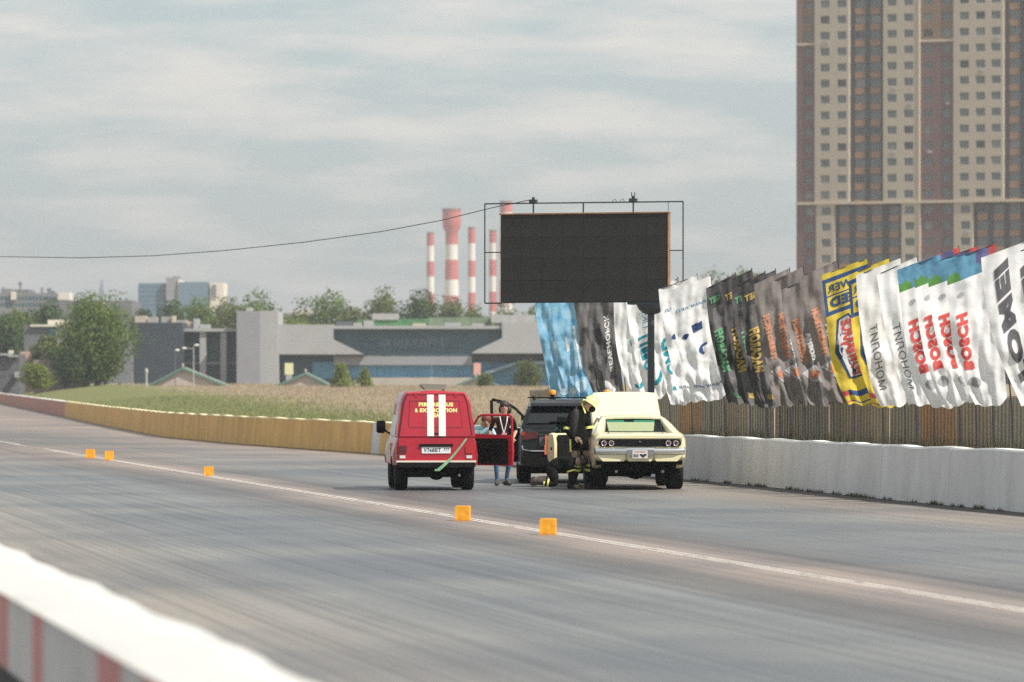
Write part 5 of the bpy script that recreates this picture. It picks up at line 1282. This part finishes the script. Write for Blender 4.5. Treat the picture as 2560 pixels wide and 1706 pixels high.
# open left door, its rear edge towards us
dr = bpy.data.objects.new("door", None); COL.objects.link(dr); dr.parent = car; dr.location = (-.93, 3.42, 0); dr.rotation_euler = (0, 0, R(55))
dl = 1.18; prof = [(.0, .47), (.03, .46), (.085, .52), (.12, .66), (.13, .84), (.115, 1.0), (.075, 1.09), (.02, 1.11), (-.02, 1.09), (-.05, .9), (-.05, .6)]
rings = [[(-x_, -y, z) if False else (-x_ * 1.0, yy, z) for y, z in prof for x_, yy in ((0, 0),)] for _ in ()]
rings = []
for xx, k in ((0, .92), (-.3, 1), (-dl + .03, 1), (-dl, .94)):
    rings.append([(xx, y * k * 1.1 + .0, .79 + (z - .79) * k) for y, z in prof])
MB().loft(rings).build("door_shell", M_cream, dr, smooth=40)
MB().bbox(-dl + .10, -.03, -.085, -.058, .50, 1.07, .03).build("door_trim", M_bp, dr)
MB().box(-dl - .004, -dl + .002, .0, .035, .76, .82).build("door_latch", M_bp, dr)
MB().tube([(-dl - .003, .105, .56), (-dl - .003, .125, .75), (-dl - .003, .115, .98)], .006, 5).build("door_seal", M_rim, dr)
MB().add([(-dl + .12, .0, 1.09), (-.08, .0, 1.10), (-.42, .0, 1.40), (-dl + .2, .0, 1.42)], [(0, 1, 2, 3)]).build("door_glass", mat("dark_green_glass", (.10, .20, .17), trans=1.0), dr)
MB().tube([(-.08, .0, 1.10), (-.42, .0, 1.41), (-dl + .2, .0, 1.43)], .012, 5).build("window_frame", M_bp, dr)
b = MB(); b.lathe([(.0, -.0), (.05, .0), (.06, .03), (.03, .06), (0, .07)], (-dl + .48, .14, 1.17), 'y', 14); b.tube([(-dl + .48, .12, 1.17), (-dl + .45, .06, 1.08)], .014, 6); b.build("mirror", M_chr, dr, smooth=50)
# amber beacon behind the bonnet
Yb = 98.6; Xb = (1516 - 1280) * Yb / F
MB().box(-.75, Xb - suv.location.x + .12, 1.38, 1.44, 1.80, 1.825).build('roof_bar', M_bp, suv)
beacon(Xb, Yb - .28, 1.775, "amber beacon rising behind the cream car's raised bonnet")
# ------------------------------------------------------------------ people
M_skin = mat("skin", (.50, .29, .20), .55, var=.05, vs=8); M_hairb = mat("dark_brown_hair", (.03, .02, .015), .6); M_hairr = mat("red_brown_hair", (.16, .045, .02), .6)
M_tee = mat("black_t_shirt", (.014, .013, .013), .9, spec=.1, var=.3, vs=6); M_jean = mat("blue_jeans", (.06, .13, .24), .85, var=.3, vs=9); M_shoe = mat("dark_trainers", (.05, .05, .045), .7); M_turn = mat("black_turnout_gear", (.009, .010, .009), .95, spec=.1, var=.35, vs=6)
M_turnl = mat("dusty_tan_turnout", (.32, .25, .18), .9, var=.3, vs=7); M_hv = mat("yellow_reflective_band", (.78, .80, .20), .5, var=.1, vs=9); M_helm = mat("yellow_helmet", (.80, .70, .32), .3, coat=.3, var=.05, vs=8); M_cyan = mat("pale_blue_shirt", (.38, .62, .68), .8, var=.1, vs=5); M_boot = mat("dusty_black_boots", (.06, .052, .045), .9, var=.4, vs=10); M_glv = mat("tan_gloves", (.20, .155, .10), .8)
def figure(t, joints, bones, radii, regions, name="body", sub=2):
    """one continuous skin over a skeleton; regions = {bone: material}"""
    names = list(joints); me = bpy.data.meshes.new(name)
    me.from_pydata([joints[k] for k in names], [(names.index(a), names.index(c)) for a, c in bones], [])
    o = bpy.data.objects.new(name, me); COL.objects.link(o)
    m = o.modifiers.new("skin", 'SKIN'); m.use_smooth_shade = True
    sv = me.skin_vertices[0].data
    for i, k in enumerate(names):
        r = radii[k]; sv[i].radius = r if isinstance(r, tuple) else (r, r); sv[i].use_root = (k == 'pelvis')
    s = o.modifiers.new("sub", 'SUBSURF'); s.levels = s.render_levels = sub
    dg = bpy.context.evaluated_depsgraph_get(); dg.update()
    m2 = bpy.data.meshes.new_from_object(o.evaluated_get(dg)); bpy.data.objects.remove(o); m2.name = name
    mats = []; m2.materials.clear()
    segs = [(Vector(joints[a]), Vector(joints[c]), regions.get((a, c), regions['*'])) for a, c in bones]
    for q in segs:
        if q[2] not in mats: mats.append(q[2])
    for q in mats: m2.materials.append(q)
    for f in m2.polygons:
        c = f.center; best = None
        for a, b_, mm in segs:
            d_ = b_ - a; k = max(0, min(1, (c - a).dot(d_) / max(1e-9, d_.length_squared))); dist = (a + d_ * k - c).length
            if best is None or dist < best[0]: best = (dist, mm)
        f.material_index = mats.index(best[1]); f.use_smooth = True
    return link(name, m2, t)
def hand(b, wrist, direc, palm_n, s=1.0, curl=.5):
    """palm and five bent fingers added to the builder b"""
    w = Vector(wrist); d = Vector(direc).normalized(); n = Vector(palm_n); n = (n - d * n.dot(d)).normalized(); x = d.cross(n)
    b.tube([w, w + d * .045 * s, w + d * .085 * s], [.028 * s, .038 * s, .036 * s], 8)
    for i, (off, ln) in enumerate(((-.028, .065), (-.010, .078), (.010, .074), (.027, .058))):
        p = w + d * .08 * s + x * off * s; q = p + (d * math.cos(curl) + n * math.sin(curl)) * ln * .5 * s; r_ = q + (d * math.cos(curl * 2.3) + n * math.sin(curl * 2.3)) * ln * .5 * s
        b.tube([p, q, r_], [.0095 * s, .009 * s, .0075 * s], 6)
    p = w + d * .02 * s - x * .03 * s; b.tube([p, p + (d * .6 - x * .7 + n * .3).normalized() * .04 * s, p + (d * .95 - x * .5 + n * .5).normalized() * .068 * s], [.012 * s, .011 * s, .009 * s], 6)
def band(t, a, c, f, r, m=M_hv, h=.05, name="reflective_band"):
    a, c = Vector(a), Vector(c); p = a.lerp(c, f); d = (c - a).normalized()
    MB().tube([p - d * h / 2, p + d * h / 2], r, 14, cap=False).build(name, m, t, smooth=60)
def face(t, c, fwd, up=(0, 0, 1), s=1.0, m=M_skin):
    c, f, u = Vector(c), Vector(fwd).normalized(), Vector(up); x = f.cross(u).normalized()
    b = MB(); b.tube([c + f * .09 * s + u * .012, c + f * .118 * s - u * .022], [.008, .015], 6); b.build("nose", m, t)
    for k in (-1, 1):
        MB().sphere(c + f * .085 * s + x * k * .032 + u * .015, .011, 8, 6).build("eye", M_ink, t); MB().sphere(c + x * k * .076 * s - u * .005, .02, 8, 6, (.5, .8, 1.3)).build("ear", m, t)
    MB().box(-.022, .022, -.004, .004, -.004, .004, Matrix.Translation(c + f * .093 * s - u * .05)).build("mouth", mat("lips", (.35, .12, .1), .5), t)

# woman in black T-shirt with a lanyard, facing the camera, walking behind the van's open door
Yp = 95.2; t = thing("person", "person in black tee and jeans with a white lanyard, standing behind the open red door", 'person', ((1256 - 1280) * Yp / F, Yp, 0), R(0))
J = dict(pelvis=(0, 0, .93), waist=(0.01, .0, 1.08), chest=(.02, .0, 1.28), neck=(.03, -.01, 1.45), headb=(.035, -.03, 1.53), head=(.04, -.03, 1.63), headt=(.04, -.02, 1.70),
         shl=(-.17, .0, 1.38), ell=(-.26, .05, 1.13), wrl=(-.22, -.12, .95), shr=(.21, .0, 1.38), elr=(.28, .06, 1.13), wrr=(.22, -.12, .98),
         hl=(-.09, 0, .88), kl=(-.13, -.03, .49), al=(-.11, .04, .10), tl=(-.12, -.10, .05), hr=(.09, 0, .88), kr=(.14, .02, .48), ar=(.08, .12, .12), tr=(.15, .0, .05))
B = [('pelvis', 'waist'), ('waist', 'chest'), ('chest', 'neck'), ('neck', 'headb'), ('headb', 'head'), ('head', 'headt'), ('chest', 'shl'), ('shl', 'ell'), ('ell', 'wrl'), ('chest', 'shr'), ('shr', 'elr'), ('elr', 'wrr'),
     ('pelvis', 'hl'), ('hl', 'kl'), ('kl', 'al'), ('al', 'tl'), ('pelvis', 'hr'), ('hr', 'kr'), ('kr', 'ar'), ('ar', 'tr')]
RD = dict(pelvis=(.15, .12), waist=(.13, .10), chest=(.155, .115), neck=.055, headb=.07, head=(.08, .095), headt=(.06, .075), shl=.065, ell=.042, wrl=.03, shr=.065, elr=.042, wrr=.03, hl=.095, kl=.062, al=.042, tl=.04, hr=.095, kr=.062, ar=.042, tr=.04)
RG = {'*': M_tee, ('neck', 'headb'): M_skin, ('headb', 'head'): M_skin, ('head', 'headt'): M_skin, ('ell', 'wrl'): M_skin, ('elr', 'wrr'): M_skin, ('pelvis', 'hl'): M_jean, ('hl', 'kl'): M_jean, ('kl', 'al'): M_jean, ('pelvis', 'hr'): M_jean, ('hr', 'kr'): M_jean, ('kr', 'ar'): M_jean, ('al', 'tl'): M_shoe, ('ar', 'tr'): M_shoe}
figure(t, J, B, RD, RG); face(t, (.04, -.03, 1.62), (.1, -1, 0), s=.95)
b = MB(); b.sphere((.045, .0, 1.665), .108, 14, 10, (.95, 1.0, .95)); b.sphere((.13, .02, 1.57), .06, 10, 8, (1, 1, 1.5)); b.sphere((-.03, .03, 1.58), .05, 10, 8, (1, 1, 1.7)); b.build("hair", M_hairb, t, smooth=80)
for s_, xx in ((-1, -.055), (1, .105)):
    MB().tube([(xx, -.06, 1.45), (xx * .8 + .01, -.135, 1.33), (.03 + s_ * .006, -.15, 1.10)], .011, 6).build("lanyard", M_wht, t)
MB().box(-.01, .09, -.165, -.158, .98, 1.10).build("badge", mat("pink_badge", (.7, .35, .42), .5), t)
b = MB(); hand(b, J['wrl'], (.1, -.5, -.8), (0, -1, .2)); hand(b, J['wrr'], (-.1, -.5, -.8), (0, -1, .2)); b.build("hand", M_skin, t)
for k, a in (('al', -.12), ('ar', .13)):
    j = J[k]; tt = J['tl' if k == 'al' else 'tr']; d = (Vector(tt) - Vector(j)); d.z = 0; d.normalize(); p = Vector((j[0], j[1], 0))
    b = MB(); b.tube([p - d * .07 + Vector((0, 0, .05)), p + d * .03 + Vector((0, 0, .055)), p + d * .14 + Vector((0, 0, .042)), p + d * .19 + Vector((0, 0, .03))], [.045, .05, .043, .025], 10); b.build("shoe", M_shoe, t, smooth=60)

# crouching person in light blue seen through the door window
Yq = 96.0; t = thing("person", "red-haired person in a pale blue top bending down, seen through the van's open door window", 'person', ((1208 - 1280) * Yq / F, Yq, 0), R(0))
J2 = dict(pelvis=(-.42, .1, .80), waist=(-.28, .0, .95), chest=(.0, -.08, 1.10), neck=(.03, -.14, 1.22), headb=(.04, -.17, 1.27), head=(.06, -.19, 1.34), headt=(.06, -.18, 1.42),
          shl=(-.18, -.05, 1.15), ell=(-.22, -.2, .95), wrl=(-.05, -.35, .85), shr=(.17, -.1, 1.17), elr=(.26, -.2, .98), wrr=(.2, -.38, .9), hl=(-.5, .1, .76), kl=(-.56, -.1, .45), al=(-.52, .1, .10), tl=(-.53, -.04, .05), hr=(-.34, .1, .76), kr=(-.32, -.1, .45), ar=(-.34, .14, .10), tr=(-.33, 0, .05))
R2 = dict(RG); 
for k in (('pelvis', 'waist'), ('waist', 'chest'), ('chest', 'neck'), ('chest', 'shl'), ('chest', 'shr'), ('shl', 'ell'), ('shr', 'elr')): R2[k] = M_cyan
for k in list(R2):
    if R2[k] is M_jean: R2[k] = M_tee
figure(t, J2, B, RD, R2); face(t, (.06, -.19, 1.33), (.2, -1, -.3), s=.95)
MB().sphere((.065, -.16, 1.375), .11, 14, 10, (.95, 1, 1)).build("hair", M_hairr, t, smooth=80)
b = MB(); hand(b, J2['wrl'], (.3, -.8, -.4), (0, -.4, -1)); hand(b, J2['wrr'], (-.1, -.8, -.3), (0, -.4, -1)); b.build("hand", M_skin, t)
for a in ('al', 'ar'):
    p = Vector((J2[a][0], J2[a][1], 0)); MB().tube([p + Vector((0, .06, .05)), p + Vector((0, -.04, .055)), p + Vector((0, -.14, .042)), p + Vector((0, -.19, .03))], [.045, .05, .043, .025], 10).build("shoe", M_shoe, t, smooth=60)

# standing firefighter, bent towards the cream car
Yf = 92.15; sf = (1448 - 1280) * Yf / F; t = thing("person", "standing firefighter in black turnout gear and yellow helmet, leaning towards the cream car", 'person', (sf, Yf, 0), 0)
J3 = dict(pelvis=(.03, .0, .93), waist=(.0, .02, 1.08), chest=(-.01, .0, 1.34), neck=(.07, -.02, 1.56), headb=(.13, -.03, 1.62), head=(.20, -.03, 1.69), headt=(.24, -.03, 1.74),
          shl=(-.17, -.06, 1.46), ell=(-.23, -.12, 1.15), wrl=(-.08, -.2, 1.02), shr=(.15, .02, 1.47), elr=(.20, .0, 1.17), wrr=(.16, -.05, 1.01),
          hl=(-.08, 0, .88), kl=(-.05, -.06, .50), al=(-.14, .05, .12), tl=(.0, -.1, .05), hr=(.13, 0, .88), kr=(.22, -.03, .48), ar=(.20, .04, .12), tr=(.34, -.05, .05))
RD3 = dict(pelvis=(.19, .16), waist=(.18, .15), chest=(.20, .16), neck=.075, headb=.08, head=(.09, .1), headt=.07, shl=.10, ell=.075, wrl=.055, shr=.10, elr=.078, wrr=.055, hl=.125, kl=.095, al=.085, tl=.05, hr=.125, kr=.095, ar=.085, tr=.05)
R3 = {'*': M_turn, ('headb', 'head'): M_skin, ('head', 'headt'): M_skin, ('hl', 'kl'): M_turnl, ('hr', 'kr'): M_turnl, ('al', 'tl'): M_boot, ('ar', 'tr'): M_boot}
figure(t, J3, B, RD3, R3); face(t, (.20, -.03, 1.67), (1, -.35, -.45), up=(.4, 0, 1))
# long coat skirt
b = MB(); rings = []
for z, rx, ry, cx in ((1.18, .19, .16, .0), (1.05, .205, .175, .01), (.9, .215, .185, .02), (.80, .225, .19, .03), (.78, .215, .18, .03)):
    rings.append([(cx + rx * math.cos(a), ry * math.sin(a), z) for a in [2 * math.pi * i / 18 for i in range(18)]])
b.loft(rings); b.build("coat_skirt", M_turn, t, smooth=60)
M_ = Matrix.Translation((.235, -.03, 1.735)) @ Matrix.Rotation(R(32), 4, 'Y')
b = MB(); pr = [(.150, -.03), (.155, -.018), (.122, .0), (.116, .04), (.092, .085), (.05, .112), (0, .12)]
o_ = MB().lathe(pr, n=20); b.add([M_ @ Vector(v) for v in o_.v], o_.f); b.tube([M_ @ Vector((-.13, 0, .03)), M_ @ Vector((-.06, 0, .125)), M_ @ Vector((.06, 0, .135)), M_ @ Vector((.14, 0, .03))], .014, 6)
b.build("helmet", M_helm, t, smooth=50)
b = MB(); b.add([M_ @ Vector(v) for v in ((-.14, -.14, -.02), (-.14, .14, -.02), (-.20, .12, -.17), (-.20, -.12, -.17))], [(0, 1, 2, 3)]); b.build("neck_flap", M_turn, t)
MB().tube([M_ @ Vector((-.15, -.09, -.03)), M_ @ Vector((-.17, -.02, -.09)), (.12, -.15, 1.52)], .018, 6).build("helmet_strap", M_hv, t)
MB().sphere((.26, -.06, 1.60), .07, 12, 8, (1, 1, .9)).build("breathing_mask", M_bp, t, smooth=60)
# air cylinder and pack on the back
b = MB(); b.lathe([(.0, -.28), (.05, -.27), (.075, -.22), (.08, .16), (.05, .23), (.02, .26), (.02, .3)], (0, 0, 0), n=16); o = b.build("air_cylinder", mat("dark_cylinder", (.012, .012, .012), .75), t, smooth=50); o.location = (-.10, -.19, 1.36); o.rotation_euler = (0, R(8), 0)
MB().bbox(-.17, .09, -.17, -.13, 1.1, 1.58, .03).build("backplate", M_bp, t)
for a, c, f, r in (('shl', 'ell', .82, .098), ('shr', 'elr', .80, .100), ('kl', 'al', .02, .112), ('kl', 'al', .24, .114), ('kr', 'ar', -.04, .112), ('kr', 'ar', .22, .116)): band(t, J3[a], J3[c], f, r)
b = MB(); b.add([(-.19 - .0, -.13, .75), (-.155, -.155, .75), (-.165, -.165, 1.0), (-.2, -.14, 1.0)], [(0, 1, 2, 3)]); b.build("reflective_band", M_hv, t)
band(t, (.02, 0, .8), (.02, 0, .9), .3, .222, M_turn, .03, "hem")
b = MB(); hand(b, J3['wrl'], (.8, -.3, -.3), (.2, .2, -1), 1.25); hand(b, J3['wrr'], (.5, -.5, -.6), (.1, .3, -1), 1.25); b.build("glove", M_glv, t)
MB().bbox(-.0, .10, -.21, -.17, .95, 1.05, .02).build("equipment_pouch", M_turn, t)
for k, dx in (('al', (.8, -.6)), ('ar', (.9, -.42))):
    p = Vector((J3[k][0], J3[k][1], 0)); d = Vector((dx[0], dx[1], 0)).normalized()
    b = MB(); b.tube([p + Vector((0, 0, .38)), p + Vector((0, 0, .2)), p + Vector((0, 0, .11))], [.088, .078, .07], 12); b.tube([p - d * .09 + Vector((0, 0, .06)), p + d * .02 + Vector((0, 0, .07)), p + d * .14 + Vector((0, 0, .055)), p + d * .21 + Vector((0, 0, .045))], [.055, .062, .055, .035], 10); b.build("boot", M_boot, t, smooth=60)

# kneeling firefighter in the shade of the open cream door
Yk = 92.0; t = thing("person", "firefighter in black gear kneeling on all fours under the open cream door", 'person', ((1392 - 1280) * Yk / F, Yk, 0), 0)
J4 = dict(pelvis=(-.08, .0, .44), waist=(.04, .0, .52), chest=(.20, .0, .60), neck=(.33, -.02, .58), headb=(.38, -.03, .56), head=(.45, -.04, .55), headt=(.50, -.04, .55),
          shl=(.24, -.17, .56), ell=(.30, -.2, .32), wrl=(.34, -.2, .08), shr=(.22, .17, .57), elr=(.3, .2, .33), wrr=(.36, .2, .08),
          hl=(-.10, -.10, .40), kl=(-.02, -.14, .10), al=(-.40, -.15, .17), tl=(-.47, -.15, .08), hr=(-.10, .10, .40), kr=(-.04, .16, .10), ar=(-.36, .18, .18), tr=(-.46, .18, .12))
RD4 = dict(RD3); RD4.update(pelvis=(.17, .16), waist=(.17, .17), chest=(.18, .18), al=.07, ar=.07, kl=.09, kr=.09)
R4 = dict(R3); R4[('hl', 'kl')] = M_turn; R4[('hr', 'kr')] = M_turn
figure(t, J4, B, RD4, R4); face(t, (.45, -.04, .54), (.8, -.2, -.6), up=(.5, 0, .8))
M_ = Matrix.Translation((.50, -.04, .575)) @ Matrix.Rotation(R(70), 4, 'Y'); b = MB(); o_ = MB().lathe(pr, n=20); b.add([M_ @ Vector(v) for v in o_.v], o_.f); b.build("helmet", mat("black_helmet", (.03, .03, .03), .3, coat=.3), t, smooth=50)
for a, c, f, r in (('kl', 'al', .62, .086), ('kl', 'al', .42, .090), ('kr', 'ar', .5, .088), ('shl', 'ell', .8, .095)): band(t, J4[a], J4[c], f, r, h=.032)
b = MB(); hand(b, J4['wrl'], (.9, 0, -.35), (0, 0, -1), 1.2, .15); hand(b, J4['wrr'], (.9, 0, -.35), (0, 0, -1), 1.2, .15); b.build("glove", M_glv, t)
for k in ('al', 'ar'):
    p = Vector(J4[k]); b = MB(); b.tube([p + Vector((.18, 0, .0)), p + Vector((.0, 0, .0)), p + Vector((-.06, 0, -.01))], [.08, .075, .06], 12); b.tube([p + Vector((-.06, 0, .05)), p + Vector((-.10, 0, -.0)), p + Vector((-.09, 0, -.06)), p + Vector((-.05, 0, -.09 if k == 'al' else -.08))], [.05, .055, .045, .025], 10); b.build("boot", M_boot, t, smooth=60)

# ------------------------------------------------------------------ haze
M_hz = bpy.data.materials.new("haze"); M_hz.use_nodes = True; n_ = M_hz.node_tree; n_.nodes.clear()
vo = n_.nodes.new('ShaderNodeVolumePrincipled'); vo.inputs['Color'].default_value = (.93, .95, .97, 1); vo.inputs['Density'].default_value = HAZE; vo.inputs['Anisotropy'].default_value = .35
oo = n_.nodes.new('ShaderNodeOutputMaterial'); n_.links.new(vo.outputs[0], oo.inputs['Volume'])
o = MB().box(-4500, 5500, -60, 9500, -1.5, 130).build("haze", M_hz, kind='stuff'); tag(o, "thin pale summer haze lying over the whole scene", "haze")
